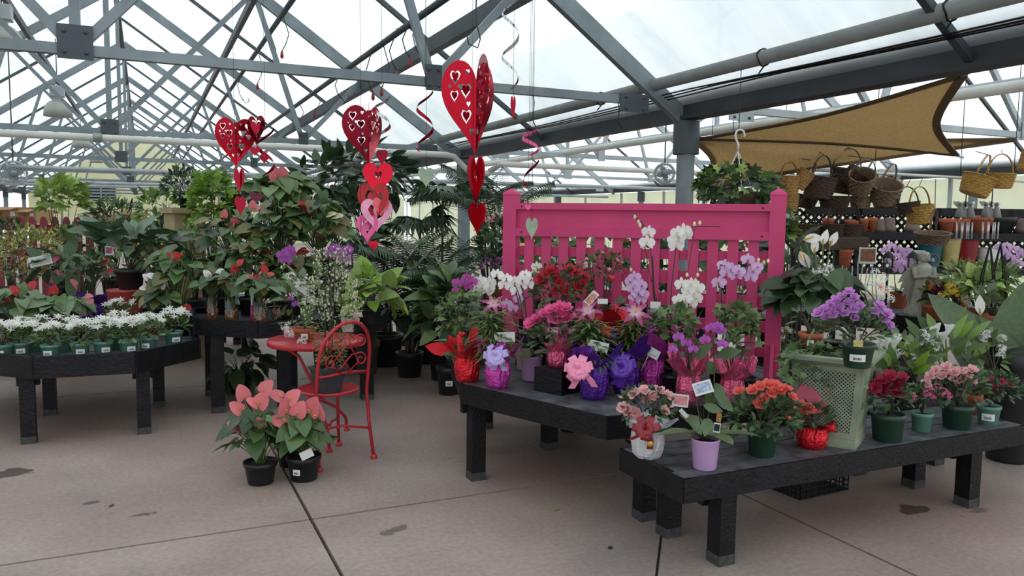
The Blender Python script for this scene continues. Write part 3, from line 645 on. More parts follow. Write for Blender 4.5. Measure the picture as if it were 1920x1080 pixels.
# banner behind the hanging plant
bp,bs=at(1352,345,d=9); bn=thing('hanging_sign','dark hanging sign with pale capital letters behind the hanging ivy','sign',bp,math.atan2(RGT.y,RGT.x))
MB().prism([(-32*bs,-26*bs),(32*bs,-26*bs),(32*bs,10*bs),(10*bs,26*bs),(-18*bs,26*bs),(-32*bs,6*bs)],-.012,.012).build('board',M_BLK,bn,Matrix.Rotation(PI/2,4,'X'),smooth=False)
def text(s,size,m,parent,M,name='lettering',ext=.0008):
    c=bpy.data.curves.new(name,'FONT'); c.body=s; c.size=size; c.align_x='CENTER'; c.align_y='CENTER'; c.extrude=ext; c.resolution_u=2; c.materials.append(m)
    q=bpy.data.objects.new('tmp',c); me=bpy.data.meshes.new_from_object(q); bpy.data.objects.remove(q); bpy.data.curves.remove(c)
    me.name=name; o=bpy.data.objects.new(name,me); C.objects.link(o); o.parent=parent; o.matrix_basis=M; return o
MWH=mat('white_card','#dfe0dc',.6,0,.05); MINK=mat('black_ink','#20202a',.7); MGRN=mat('green_ink','#2f6d3c',.7); MRI=mat('red_ink','#b03030',.7)
for x in(-20,20): MB().tube([(x*bs,0,20*bs),(x*bs*.9,0,roofz(bp.x,CX[1])-bp.z+.16)],.004,4).build('hanging_wire',M_WIRE,bn)
text('DE',.13,MWH,bn,Matrix.Translation((-14*bs,-.02,2*bs))@Matrix.Rotation(PI/2,4,'X'))
# ---- picket fence and cardboard boxes far left
MDR=mat('dark_red_paint','#7c2330',.6,0,.12,6.)
pf0,ps=atd(-40,9.5,0); pf1,_=atd(190,9.5,0); d=(pf1-pf0); PL=d.length
pk=thing('picket_fence','dark red round-topped picket fence behind the left table','fence',pf0,math.atan2(d.y,d.x))
zz=lambda y:CAMH-(y-400)/FPX*9.5
x=.05
while x<PL:
    w=.085; poly=[(x-w/2,0),(x+w/2,0),(x+w/2,zz(418)-.02)]+[(x+w/2*math.cos(a),zz(418)-.02+.1*math.sin(a)) for a in(.5,1.0,PI/2,2.1,2.6)]+[(x-w/2,zz(418)-.02)]
    MB().prism(poly,-.012,.012).build('picket',MDR,pk,Matrix.Translation((0,-.03,0))@Matrix.Rotation(PI/2,4,'X'),smooth=False); x+=21*ps
for y in(422,470): MB().box((PL/2,0,zz(y)-.03),(PL,.03,.07)).build('rail',MDR,pk,smooth=False)
MCB=mat('cardboard','#a3805a',.85,0,.12,6.)
def carton(px,ybot,w,h,d_,dist,label,grp=None,openf=True):
    p,s=at(px,ybot,d=dist); p.z=at(120,419,d=10.25)[0].z-.004; w*=s; h*=s
    t=thing('cardboard_box',label,'box',p,math.atan2(RGT.y,RGT.x)+R.uniform(-.2,.2),grp)
    b=MB(); 
    for c_,z_ in(((0,-d_/2,h/2),(w,.01,h)),((0,d_/2,h/2),(w,.01,h)),((-w/2,0,h/2),(.01,d_,h)),((w/2,0,h/2),(.01,d_,h)),((0,0,.005),(w,d_,.01))): b.box(c_,z_)
    b.build('box_body',MCB,t,smooth=False)
    if openf:
        MB().box((0,-d_*.28,0),(w,d_*.45,.008),Matrix.Translation((0,-d_/2,h))@Matrix.Rotation(.25,4,'X')@Matrix.Translation((0,0,0))).build('flap',MCB,t,smooth=False)
        MB().box((0,d_*.28,0),(w,d_*.45,.008),Matrix.Translation((0,d_/2,h))@Matrix.Rotation(-.3,4,'X')).build('flap',MCB,t,smooth=False)
    MB().box((w*.2,-d_/2-.007,h*.6),(w*.25,.004,h*.3)).build('shipping_label',MWH,t,smooth=False)
carton(36,419,40,30,.3,10.2,'open cardboard box with raised flaps at the far left, behind the picket fence')
carton(72,419,28,26,.3,10.25,'plain cardboard box right beside the open one at far left'); carton(4,419,20,22,.3,10.2,'cardboard box cut by the left edge of the picture'); carton(190,419,40,18,.3,10.3,'low cardboard box behind the dark fern, left of the tall shrub'); carton(250,419,34,24,.3,10.3,'cardboard box between the fern and the bushy shrub')
sp,_=atd(50,10.4,0)
stt=thing('box_stand','pale table carrying the cardboard boxes behind the picket fence','table',(sp.x+.75,sp.y-.1,0),math.atan2(RGT.y,RGT.x)); zt_=at(120,419,d=10.25)[0].z-.0
MB().box((0,0,zt_-.035),(3.6,1.2,.06)).build('tabletop',M_PVC,stt,smooth=False)
for x in(-1.7,1.7):
    for y in(-.5,.5): MB().box((x,y,(zt_-.06)/2),(.06,.06,zt_-.06)).build('leg',M_STEELL,stt,smooth=False)
# crate under the low bench, black cube risers, black pots under tables
cp,cs=at(1520,918,z=0); cr=thing('wire_crate','dark wire crate lying on the floor under the low bench','crate',cp,.05)
for (a,c) in (((-.2,-.1),(.2,-.1)),((.2,-.1),(.2,.15)),((.2,.15),(-.2,.15)),((-.2,.15),(-.2,-.1))):
    b=MB()
    for z in(.005,.03,.06,.09): b.beam((a[0],a[1],z),(c[0],c[1],z),.006,.006)
    for i in range(9): t_=i/8; b.beam((a[0]+(c[0]-a[0])*t_,a[1]+(c[1]-a[1])*t_,0),(a[0]+(c[0]-a[0])*t_,a[1]+(c[1]-a[1])*t_,.09),.005,.005,V((1,0,0)))
    b.build('wire_side',M_BLK,cr,smooth=False)
MB().box((0,.025,.004),(.4,.25,.008)).build('crate_bottom',M_BLK,cr,smooth=False)
def riser(px,py,wpx,hpx,label,d=None,z=ZM,rot=.3,dep=None):
    p,s=at(px,py,z=z) if d is None else atd(px,d,z)
    w=wpx*s; h=hpx*s; o=MB()
    t=thing('wooden_riser',label,'riser',p,rot); dp=dep or w
    MB().box((0,0,h/2),(w,dp,h-.002)).build('block',M_BLK,t,smooth=False)
    for i in range(3): MB().box((0,-dp/2-.003,h*(i+.5)/3),(w,.008,h/3-.004)).build('plank',M_BLK,t,smooth=False)
    return p,h,s
# ================================================================ PLANT PARTS
TPL=dict(ov=L_OV,lance=L_LANCE,lily=L_LILY,az=L_AZ,strap=L_STRAP,grass=L_GRASS,small=L_SMALL,heart=L_HEART,phil=L_PHIL,ivy=L_IVY,maple=L_MAPLE,big=L_BIG,palm=L_PALM,spathe=L_SPATHE)
G_DARK=leafm('leaf_dark_green','#3b5540'); G_MID=leafm('leaf_mid_green','#57744e'); G_LIME=leafm('leaf_lime','#86a868'); G_AZ=leafm('leaf_azalea','#46604a',.45)
G_ANTH=leafm('leaf_anthurium','#4e6e4e',.32,.4,.15,.15,spec=.5); G_ANTHD=leafm('leaf_anthurium_dark','#35503a',.3,.4,.15,.15); G_ANTHB=leafm('leaf_anthurium_bronze','#5f6240',.35,.35,.2,.2); G_ANTHG=leafm('leaf_anthurium_grey','#6b8672',.4,.25,.15,.2); G_IVY=leafm('leaf_ivy','#5d7857',.5,.45,.2,.25); G_VAR=leafm('leaf_variegated','#6f9450',.35,.3,.25,.3,col2='#b3c98c',scale=14)
G_GOLD=leafm('leaf_gold_spotted','#4f6b48',.5,.5,.2,.3,col2='#bcc28c',scale=30); G_PALM=leafm('leaf_palm','#3a5641',.4,.4,.15); G_FERN=leafm('leaf_fern','#7ba068',.5,.35,.25); G_ORC=leafm('leaf_orchid','#4d654e',.35,.2,.1); G_GREY=leafm('leaf_grey_green','#6b8276',.5,.3,.15); G_BRIGHT=leafm('leaf_bright','#79a24a',.3,.3,.25,.2); G_BLACK=leafm('leaf_blackish','#33473c',.28,.4,.1,.2,spec=.6); G_LILYL=leafm('leaf_lily','#567546',.45,.35,.2); G_BRZ=leafm('leaf_bronze','#5a4636',.5,.4,.15,.3)
M_STEM=mat('green_stem','#5b6f3d',.5,0,.15); M_STEMD=mat('dark_stem','#3a3226',.6,0,.2); M_SOIL=mat('potting_soil','#2a211b',.95,0,.5,40.,bump=.6)
MP_BLK=mat('black_plastic_pot','#1b1c1f',.45,0,.2,6.); MP_GRN=mat('dark_green_pot','#22402f',.4,0,.12,6.); MP_TEAL=mat('green_pot','#5d8878',.4,0,.1,6.); MP_LAV=mat('lavender_ceramic','#c79fd0',.35,0,.05,6.); MP_CLAY=mat('terracotta','#a5593c',.75,0,.2,9.); MP_WHT=mat('white_ceramic','#d8d2d2',.3,0,.04); MP_BRN=mat('brown_pot','#5b4a44',.7,0,.25,8.); MP_PINKP=mat('pale_pink_ceramic','#c59aa9',.35,0,.05)
F_RED=petal('petal_red','#c22436'); F_CRIM=petal('petal_crimson','#b31f45'); F_PINK=petal('petal_hot_pink','#ec5a9d'); F_LPINK=petal('petal_light_pink','#f2aeb6',col2='#f7c9c7'); F_CORAL=petal('petal_coral','#f06a5c'); F_LAV=petal('petal_lavender','#d08bd6'); F_WHITE=petal('petal_white','#f1f1ec',.05); F_CREAM=petal('petal_cream','#e9e6b9'); F_YEL=petal('petal_yellow','#e9c334'); F_ORG=petal('petal_orange','#e2622a'); F_PURP=petal('petal_purple','#a846ae'); F_MAG=petal('petal_magenta','#b03a98'); F_SALM=petal('spathe_salmon','#e4727a',.15,.25,.3); F_SRED=petal('spathe_red','#c32a30',.15,.2,.25); F_SPINK=petal('spathe_pink','#c8657c',.2,.25,.35); F_BUDY=mat('orchid_throat','#b98a3a',.6); F_PLUM=petal('petal_plum','#5b1f4e'); F_LORC=petal('petal_lilac','#d9b0de',.1); F_OWHITE=petal('orchid_white','#f0efe9',.04); F_LIP=petal('orchid_lip','#b04a9a'); F_LIPW=petal('orchid_lip_white','#e9d9a8')
M_SPAD=mat('spadix','#e0b85e',.6,0,.15); M_STAMEN=mat('stamen','#d9b54a',.7); M_LILYP=centred('lily_petal','#f3d9e4','#b2437f',.05,.6)
def cardm(): return MWH
FM=dict(az=f_azalea,single=f_single,star=f_star,orchid=f_orchid,lily=f_lily,bud=f_bud,cluster=f_cluster)
def fmesh(kind,*mats,v=3):
    i=R.randrange(v) if kind not in('orchid','bud') else 0
    return shared((kind,i)+tuple(m.name for m in mats),lambda:FM[kind]().mesh(kind,list(mats)))
def lmesh(tp,m): return shared((tp,m.name),lambda:TPL[tp].mesh('leaf_'+tp,[m]))
def rnd(a,b): return R.uniform(a,b)
def rdir(zmin=-.3):
    while True:
        d=V((R.gauss(0,1),R.gauss(0,1),R.gauss(0,1))).normalized()
        if d.z>=zmin: return d
def tocam(loc): v=V((0,0,CAMH))-V(loc); return v.normalized()
def leaves(root,mats_,tp,m,sep,name='leaf'):
    ms=m if isinstance(m,(list,tuple)) else [m]
    if sep:
        for M in mats_[:290]: put(name,lmesh(tp,R.choice(ms)),root,M)
    else:
        b=MB()
        for M in mats_: b.add(TPL[tp],M,R.randrange(len(ms)))
        b.build('foliage',list(ms),root,kind='stuff')
def crown(n,c,ell,size,zmin=-.35,lo=.5,up=.25,jit=.6):
    out=[]
    for i in range(n):
        d=rdir(zmin); k=rnd(lo,1)**.6; p=V((c[0]+d.x*ell[0]*k,c[1]+d.y*ell[1]*k,c[2]+d.z*ell[2]*k))
        dr=(d+V((rnd(-jit,jit),rnd(-jit,jit),rnd(-jit,jit)+up))).normalized()
        out.append(frame(p,dr,d*.6+UP*.7+V((rnd(-.4,.4),rnd(-.4,.4),0)),size*rnd(.7,1.25)))
    return out
def sticker(par,loc,r,z,w,h,off=0.,pic=False):
    d=tocam(loc); a0=math.atan2(d.y,d.x)+off; b=MB(); n=4; da=w/r/2
    for k in range(n): 
        a,c=a0-da+2*da*k/n,a0-da+2*da*(k+1)/n
        b.face([(r*math.cos(a),r*math.sin(a),z-h/2),(r*math.cos(c),r*math.sin(c),z-h/2),(r*math.cos(c)*1.01,r*math.sin(c)*1.01,z+h/2),(r*math.cos(a)*1.01,r*math.sin(a)*1.01,z+h/2)],0)
    r2=r*1.02
    for k in range(7):
        a,c=a0-da*.55+1.1*da*k/7,a0-da*.55+1.1*da*(k+.55)/7
        b.face([(r2*math.cos(a),r2*math.sin(a),z-h*.28),(r2*math.cos(c),r2*math.sin(c),z-h*.28),(r2*math.cos(c),r2*math.sin(c),z+h*.08),(r2*math.cos(a),r2*math.sin(a),z+h*.08)],1)
    return b.build('price_sticker',[MWH,MINK],par,smooth=False)
def pot(root,s,st,m,h,wt,wb,label=None,off=0.,soil=True):
    h*=s; rt=wt*s/2; rb=wb*s/2; b=MB()
    if st=='nursery': pr=[(.001,0),(rb*.93,0),(rb,.02*h),(rb+(rt-rb)*.8,.8*h),(rt*1.0,.81*h),(rt*1.04,.83*h),(rt*1.06,h),(rt*.96,h),(rt*.92,.85*h)]
    elif st=='clay': pr=[(.001,0),(rb,0),(rb+(rt-rb)*.72,.68*h),(rt*1.0,.7*h),(rt*1.05,.71*h),(rt*1.08,h),(rt*.95,h),(rt*.9,.85*h)]
    else: pr=[(.001,0),(rb*.96,0),(rb,.02*h),(rt*.985,.93*h),(rt*1.02,.95*h),(rt*1.02,h),(rt*.94,h),(rt*.9,.85*h)]
    p=b.lathe(pr,24 if wt>30 else 16).build('pot',m,root)
    if soil: MB().lathe([(rt*.92,.86*h),(rt*.5,.9*h),(.001,.92*h)],14).build('soil',M_SOIL,root)
    if label: sticker(p,root.location,rb+(rt-rb)*.5+.003,h*.45,label[0]*s,label[1]*s,off)
    return h,rt
def foil(root,s,h,w,flare,fh,m,seed=0,tri=7):
    # crumpled foil wrapped round a pot, gathered at the neck and opening in points
    h*=s; r=w*s/2; fl=flare*s/2*1.1; fh*=s*.62; n=44
    pr=[(.001,0),(r*.74,0),(r*.86,h*.1),(r*.95,h*.3),(r,h*.52),(r*.95,h*.78),(r*.84,h),(r*1.02,h+fh*.2),(r+(fl-r)*.5,h+fh*.6),(fl,h+fh)]
    rr=random.Random(seed+5)
    J=[[rr.uniform(-1,1) for _ in range(n)] for _ in pr]
    def wob(i,j,rad,z):
        if i==0: return rad,z
        a=.05 if i<7 else .12
        fold=math.sin(j*TAU/n*(tri if i<7 else 3)+seed)
        dz=J[i][j]*h*.035
        if i>=7: k=(i-6)/3; return rad*(1+.16*k*fold+a*J[i][j]),z+dz+fh*.45*k*math.sin(j*TAU/n*4+seed*1.3)+J[i][j]*fh*.1*k
        return rad*(1+.035*fold+a*J[i][j]),z+(dz if i>1 else 0)
    MB().lathe(pr,n,0,None,wob).build('foil_wrap',m,root,smooth=False)
    MB().lathe([(r*.82,h*.9),(.001,h*.93)],12).build('soil',M_SOIL,root)
    return h
def foilm(name,c,rough=.26): return mat(name,c,rough,.6,.25,25.,bump=.6)
FO_RED=foilm('red_foil','#dc2634'); FO_MAG=foilm('magenta_foil','#cc48ae'); FO_PUR=foilm('purple_foil','#5c2c9a'); FO_PINK=foilm('pink_foil','#de5f88'); FO_WHT=mat('clear_white_wrap','#cfcfd4',.3,.1,.1,20.,bump=.5)
def ribbon(pts,w,wd):
    b=MB(); n=len(pts)
    for i,p in enumerate(pts): b.v+= [V(p)-V(wd)*w/2,V(p)+V(wd)*w/2]
    for i in range(n-1): b.f.append((2*i,2*i+1,2*i+3,2*i+2)); b.m.append(0)
    return b
def bow(root,pos,size,m,nl=8,tails=((-.4,-1),(.5,-1.1)),w=.36,face=None):
    # gathered ribbon bow facing the viewer's side, every loop its own piece
    f=face or tocam(V(root.location)+V(pos)); f=V((f.x,f.y,.25)).normalized(); x=UP.cross(f).normalized(); y=f.cross(x)
    o=MB().ball((0,0,0),size*.13,8).build('bow',m,root,Matrix.Translation(pos))
    for i in range(nl):
        a=i*2.39996+.3; tilt=(.1,.5,.95)[i%3]; d=(x*math.cos(a)+y*math.sin(a))*math.cos(tilt)+f*math.sin(tilt); sd=d.cross(f).normalized() if d.cross(f).length>.1 else x
        up=sd.cross(d).normalized(); L=size*(1.05,.95,.75)[i%3]
        pts=[d*(L*math.sin(PI*t)**.8*(.5+.5*t if t<.5 else .5+.5*t) )+up*(L*.28*math.sin(TAU*t)) for t in [k/10 for k in range(11)]]
        pts=[d*(L*(1-math.cos(TAU*t))/2)+up*(L*.34*math.sin(TAU*t)) for t in [k/12 for k in range(13)]]
        ribbon(pts,size*w*1.45,sd).build('loop',m,o)
    for tx,ty in tails:
        pts=[x*(tx*size*1.6*t+.12*size*math.sin(4*t))+UP*(ty*size*1.6*t)+f*(.12*size*math.sin(3*t)-.02*size) for t in [k/8 for k in range(9)]]
        ribbon(pts,size*w*1.15,x).build('tail',m,o)
    return o
def stem(root,pts,r,m=None,name='stem'): return MB().tube(pts,r,5).build(name,m or M_STEM,root)
def sag(a,b,k,n=6):
    a=V(a); b=V(b); return [a.lerp(b,t)+V((0,0,k*math.sin(PI*t)*(b-a).length)) for t in [i/n for i in range(n+1)]]
def card(par,pos,w,h,m=None,rot=0.,stick=None,name='plant_card',pic=None,label=None):
    # small flat card facing the camera side
    L=V(par.location)+V(pos); f=tocam(L); f=V((f.x,f.y,.15)); M=frame(pos,(0,0,1),f)@Matrix.Rotation(rot,4,'Z')
    o=MB().box((0,0,0),(w,h,.002)).build(name,m or MWH,par,M,smooth=False,label=label)
    if pic: MB().box((0,h*.02,.0015),(w*.82,h*.7,.001)).build('print',pic,o,smooth=False)
    if stick: MB().tube([(0,-h/2,-.002),(0,-h/2-stick,-.004)],.0025,4).build('stake',M_STEM,o)
    return o
def price_sign(par,pos,w,rot=0.,yaw=0.,stick=.1):
    h=w*.48; L=V(par.location)+V(pos); f=tocam(L); f=Matrix.Rotation(yaw,3,'Z')@V((f.x,f.y,.1)); M=frame(pos,(0,0,1),f)@Matrix.Rotation(rot,4,'Z')
    o=MB().box((0,0,0),(w,h,.003)).build('price_sign',MWH,par,M,smooth=False)
    text('Asiatic',h*.3,MGRN,o,Matrix.Translation((-w*.08,h*.25,.002)),'green_lettering',.0003)
    text('Lilies',h*.3,MRI,o,Matrix.Translation((-w*.24,-h*.22,.002)),'red_lettering',.0003); text('$12.99',h*.24,MINK,o,Matrix.Translation((w*.2,-h*.22,.002)),'price_lettering',.0003)
    MB().tube([(0,-h/2,-.002),(0,-h/2-stick,-.004)],.003,4).build('stake',MWH,o)
# ================================================================ PLANT KINDS
def place(px,py=None,z=0,d=None):
    return at(px,py,z=z) if py is not None else atd(px,d,z)
def rel(root,px,py,D,dz=0.): return at(px,py,d=D-dz)[0]-V(root.location)
def azalea(name,label,cat,px,py,z,potspec,cr,fl,leaf=G_AZ,tp='az',ls=14,n=150,sep=True,d=None,fmats=None,fk='az',fs=22,nf=0,group=None,fbias=.25,wrap=None,buds=0,stk=None,off=0.):
    loc,s=place(px,py,z,d); D=s*FPX; t=thing(name,label,cat,loc,0,group)
    if potspec: h,rt=pot(t,s,*potspec,label=stk,off=off)
    elif wrap: h=foil(t,s,*wrap); rt=wrap[1]*s/2
    else: h=0
    cx,cy,w,hh=cr; c=rel(t,cx,cy,D); ell=(w*s/2,w*s/2*.9,hh*s/2)
    leaves(t,crown(int(n*1.5) if n>=100 else n,c,ell,ls*s*1.12),tp,leaf,sep)
    b=MB()
    for i in range(7): d_=rdir(.1); b.tube(sag((0,0,h*.9),(c.x+d_.x*ell[0]*.7,c.y+d_.y*ell[1]*.7,c.z+d_.z*ell[2]*.5),.05),.0035,4)
    b.build('stems',M_STEMD,t)
    pts=[]
    tc=tocam(loc)
    for (fx,fy) in fl: pts.append((rel(t,fx,fy,D,ell[1]*.55),None))
    for i in range(nf):
        while True:
            d_=rdir(-.15)
            if d_.z+.35*d_.dot(tc)+rnd(-.25,.25)>fbias: break
        pts.append((V((c.x+d_.x*ell[0],c.y+d_.y*ell[1],c.z+d_.z*ell[2])),d_))
    for p,d_ in pts:
        dn=(p-V(c)); dn=V((dn.x/ell[0],dn.y/ell[1],dn.z/ell[2])).normalized()
        z_=(dn*.7+UP*.35+tc*.45+V((rnd(-.3,.3),rnd(-.3,.3),rnd(-.2,.2)))).normalized()
        put('flower',fmesh(fk,*(fmats or [F_RED])),t,frame(p,z_.orthogonal(),z_,fs*s/2*rnd(.85,1.15)))
    for i in range(buds):
        d_=rdir(.1); p=V((c.x+d_.x*ell[0]*1.05,c.y+d_.y*ell[1]*1.05,c.z+d_.z*ell[2]*1.05)); put('bud',fmesh('bud',(fmats or [F_RED])[0]),t,frame(p,d_.orthogonal(),d_,fs*s*.3))
    return t,s,D,h
def orchid(label,px,py,z,potspec,spikes,fm,fs=22,d=None,lip=F_LIP,nl=5,ll=60,group=None,stk=None,bud=F_CREAM,name='moth_orchid',stakes=True):
    loc,s=place(px,py,z,d); D=s*FPX; t=thing(name,label,'orchid',loc,0,group); h,rt=pot(t,s,*potspec,label=stk)
    tc=tocam(loc)
    for i in range(nl):
        a=rnd(0,.4)+TAU*i/nl; put('leaf',lmesh('strap',G_ORC),t,frame((0,0,h*.92),(math.cos(a),math.sin(a),rnd(.5,.9)),UP,ll*s*rnd(.75,1.1)))
    for path,flw,bd in spikes:
        P=[V((rnd(-.3,.3)*rt,rnd(-.3,.3)*rt,h*.85))]+[rel(t,x,y,D,.02) for x,y in path]
        # smooth path
        Q=[]
        for i in range(len(P)-1):
            a,b=P[i],P[i+1]; p0=P[max(i-1,0)]; p3=P[min(i+2,len(P)-1)]
            for k in range(5):
                u=k/5; Q.append(.5*((2*a)+(b-p0)*u+(2*p0-5*a+4*b-p3)*u*u+(3*a-p0-3*b+p3)*u**3))
        Q.append(P[-1]); stem(t,Q,.0035*max(1,s/.003*.7),M_STEMD,'flower_spike')
        if stakes and len(path)>1: e=P[-2]; stem(t,[(P[0].x+.01,P[0].y,h*.8),(P[0].x*.5+e.x*.5+.01,e.y,h+(e.z-h)*.5),(e.x+.006,e.y,e.z)],.0025,M_STEMD,'stake')
        for x,y in flw:
            p=rel(t,x,y,D,.02+rnd(0,.03)); z_=(tc+V((rnd(-.5,.5),rnd(-.3,.3),rnd(-.15,.25)))).normalized()
            yv=UP-z_*UP.dot(z_); put('flower',fmesh('orchid',fm,lip,F_BUDY),t,frame(p,yv+V((rnd(-.2,.2),0,0)),z_,fs*s/2*rnd(.9,1.12)))
        for x,y in bd: p=rel(t,x,y,D,.02); put('bud',fmesh('bud',bud),t,frame(p,V((1,0,0)),V((rnd(-.5,.5),0,1)),fs*s*.3))
    return t,s,D
SPADM=lambda:shared('spadix',lambda:MB().lathe([(.03,0),(.055,.08),(.05,.3),(.03,.42),(.004,.46)],6).mesh('spadix',[M_SPAD]))
def spathe_flower(t,p,d,nrm,size,m,tp='spathe'):
    o=put('flower',lmesh(tp,m),t,frame(p,d,nrm,size)); put('spadix',SPADM(),o,frame((0,.06,.02),(1,0,0),(0,.75,.65))); return o
def anthurium(label,px,py,z,potspec,lv,fl,fm,fs=30,ls=45,d=None,leaf=None,group=None,name='anthurium',vase=False,stk=None,off=0.,nl=None,sepl=True):
    # lv=(cx,cy,w,h,n) leaf mass in pixels; fl list of flower pixels
    leaf=leaf or [G_ANTH,G_ANTH,G_ANTHD,G_ANTHB]
    loc,s=place(px,py,z,d); D=s*FPX; t=thing(name,label,'anthurium',loc,0,group)
    if vase:
        h=vase[0]*s; r=vase[1]*s/2
        gl=glassm()
        MB().lathe([(.001,.004),(r*.98,.004),(r,.01),(r,h),(r-.003,h),(r-.003,.01),(.001,.012)],20).build('glass_vase',gl,t)
        b=MB()
        for i in range(170): a=rnd(0,TAU); q=(r-.011)*math.sqrt(rnd(.3,1)); b.ball((q*math.cos(a),q*math.sin(a),.018+rnd(0,.4)*h),.009,5)
        b.build('clay_pebbles',mat('clay_pebble','#b0683f',.85,0,.3,30.),t,kind='stuff')
        b=MB()
        for i in range(14): a=rnd(0,TAU); b.tube([(r*.5*math.cos(a),r*.5*math.sin(a),.3*h),(r*.6*math.cos(a+.4),r*.6*math.sin(a+.4),.7*h),(r*.3*math.cos(a),r*.3*math.sin(a),h)],.003,4)
        b.build('roots',mat('root','#8a7a4e',.8),t)
    elif potspec: h,rt=pot(t,s,*potspec,label=stk,off=off)
    else: h=0
    cx,cy,w,hh,n=lv; c=rel(t,cx,cy,D); ell=V((w*s/2,w*s/2*.8,hh*s/2)); b=MB()
    Ms=[]; sm=.74 if d or vase else .95; n=int(n*(1.9 if sm<.8 else 1.7))
    for i in range(n):
        d_=rdir(-.35); k=rnd(.45,1); p=V((c.x+d_.x*ell.x*k,c.y+d_.y*ell.y*k,c.z+d_.z*ell.z*k)); dr=V((d_.x,d_.y,rnd(-.55,.15))).normalized()
        Ms.append(frame(p,dr,UP*.8+d_*.6+tocam(loc)*.3+V((rnd(-.5,.5),rnd(-.5,.5),0)),ls*s*sm*rnd(.6,1.25))); b.tube(sag((rnd(-.02,.02),rnd(-.02,.02),h*.9),p,.08,4),.003,4)
    leaves(t,Ms,'heart',leaf,sepl)
    tc=tocam(loc)
    for f in fl:
        x,y=f[0],f[1]; m=f[2] if len(f)>2 else fm; p=rel(t,x,y,D,ell.y*.5)
        a=rnd(-1.3,1.3); side=V((-tc.y,tc.x,0)); od=(p-c).normalized(); dr=(od*.7+UP*rnd(-.4,.6)+side*math.sin(a)*.7+tc*.15).normalized(); nr=(tc*.8+UP*.7+side*math.sin(a)*.5)
        sz=fs*s*rnd(.75,1.1)*(.82 if sm<.8 else .88); q=p-dr*sz*.35; spathe_flower(t,q,dr,nr,sz,m); b.tube(sag((0,0,h*.9),q,.06,4),.003,4)
    b.build('stems',M_STEM,t); return t,s,D
def glassm():
    if 'clear_glass' in _m: return _m['clear_glass']
    m=mat('clear_glass','#dfe8e4',.05,trans=0); b=m.node_tree.nodes['Principled BSDF']; n=m.node_tree.nodes; l=m.node_tree.links
    tr=n.new('ShaderNodeBsdfTransparent'); tr.inputs[0].default_value=(.86,.9,.88,1); g=n.new('ShaderNodeBsdfGlossy'); g.inputs['Roughness'].default_value=.05
    x=n.new('ShaderNodeMixShader'); x.inputs[0].default_value=.07; l.new(tr.outputs[0],x.inputs[1]); l.new(g.outputs[0],x.inputs[2]); l.new(x.outputs[0],n['Material Output'].inputs[0]); return m
def lily(label,px,py,z,potspec,top,open_,wrap=None,d=None,w=46,fs=40,group=None,buds=((-8,-6),(9,-2)),n=210):
    loc,s=place(px,py,z,d); D=s*FPX; t=thing('potted_lily',label,'lily',loc,0,group)
    h=foil(t,s,*wrap) if wrap else pot(t,s,*potspec)[0]
    tp=rel(t,top[0],top[1],D); tc=tocam(loc); Ms=[]
    for k in range(3):
        ox,oy=rnd(-.03,.03),rnd(-.03,.03); e=tp+V((ox*1.5,oy*1.5,-.02*k)); a0=V((ox,oy,h*.9)); stem(t,[a0,a0.lerp(e,.5),e],.005)
        for i in range(n//3):
            u=.12+.88*(i/(n/3)); a=i*2.4+k; p=a0.lerp(e,u); Ms.append(frame(p,(math.cos(a),math.sin(a),.55-.5*(1-u)),UP,w*s*rnd(.8,1.15)))
    leaves(t,Ms,'lily',G_LILYL,True)
    for x,y in open_:
        p=rel(t,x,y,D,.03); z_=(tc*.8+UP*.55+V((rnd(-.3,.3),rnd(-.3,.3),0))).normalized(); put('flower',fmesh('lily',M_LILYP,M_STAMEN,v=2),t,frame(p,z_.orthogonal(),z_,fs*s/2*1.15)); stem(t,[tp,p],.004)
    for dx,dy in buds:
        p=rel(t,top[0]+dx,top[1]+dy,D); put('bud',shared('lilybud',lambda:MB().lathe([(.03,0),(.12,.2),(.15,.5),(.1,.85),(.01,1)],6).mesh('lily_bud',[petal('lily_bud_skin','#a9b06a')])),t,frame(p,V((1,0,0)),V((dx*.03,0,1)),20*s))
    return t,s,D,h
def shrub(label,px,d,z,cr,tp,m,ls,n,cat='plant',name='potted_shrub',potspec=None,sep=False,trunk=True,fl=None,group=None,py=None,zmin=-.5,up=.2,depth=.8,lo=.45,stk=None):
    loc,s=place(px,py,z,d if py is None else None); D=s*FPX; t=thing(name,label,cat,loc,0,group)
    h=pot(t,s,*potspec,label=stk)[0] if potspec else 0
    cx,cy,w,hh=cr; c=rel(t,cx,cy,D); ell=(w*s/2,w*s/2*depth,hh*s/2)
    leaves(t,crown(n,c,ell,ls*s,zmin,lo,up),tp,m,sep)
    if trunk:
        b=MB()
        for i in range(9):
            d_=rdir(-.1); e=V((c.x+d_.x*ell[0]*.75,c.y+d_.y*ell[1]*.75,c.z+d_.z*ell[2]*.75)); b.tube(sag((rnd(-.02,.02),rnd(-.02,.02),h*.85),e,.06),[.008,.007,.006,.005,.004,.003,.002],5)
        b.build('stems',M_STEMD,t)
    if fl:
        kind,fm,fs,nf,sepf=fl[:5]; b=MB(); tc=tocam(loc); k=fl[5] if len(fl)>5 else -.1; fms=fm if isinstance(fm,list) else [fm]
        for i in range(nf):
            d_=rdir(k); p=V((c.x+d_.x*ell[0]*1.02,c.y+d_.y*ell[1]*1.02,c.z+d_.z*ell[2]*1.02)); z_=(d_*.6+UP*.4+tc*.3).normalized()
            put('flower',fmesh(kind,*fms,*([M_STAMEN] if kind in('star','single') and len(fms)==1 else [])),t,frame(p,z_.orthogonal(),z_,fs*s/2*rnd(.8,1.2)))
    return t,s,D
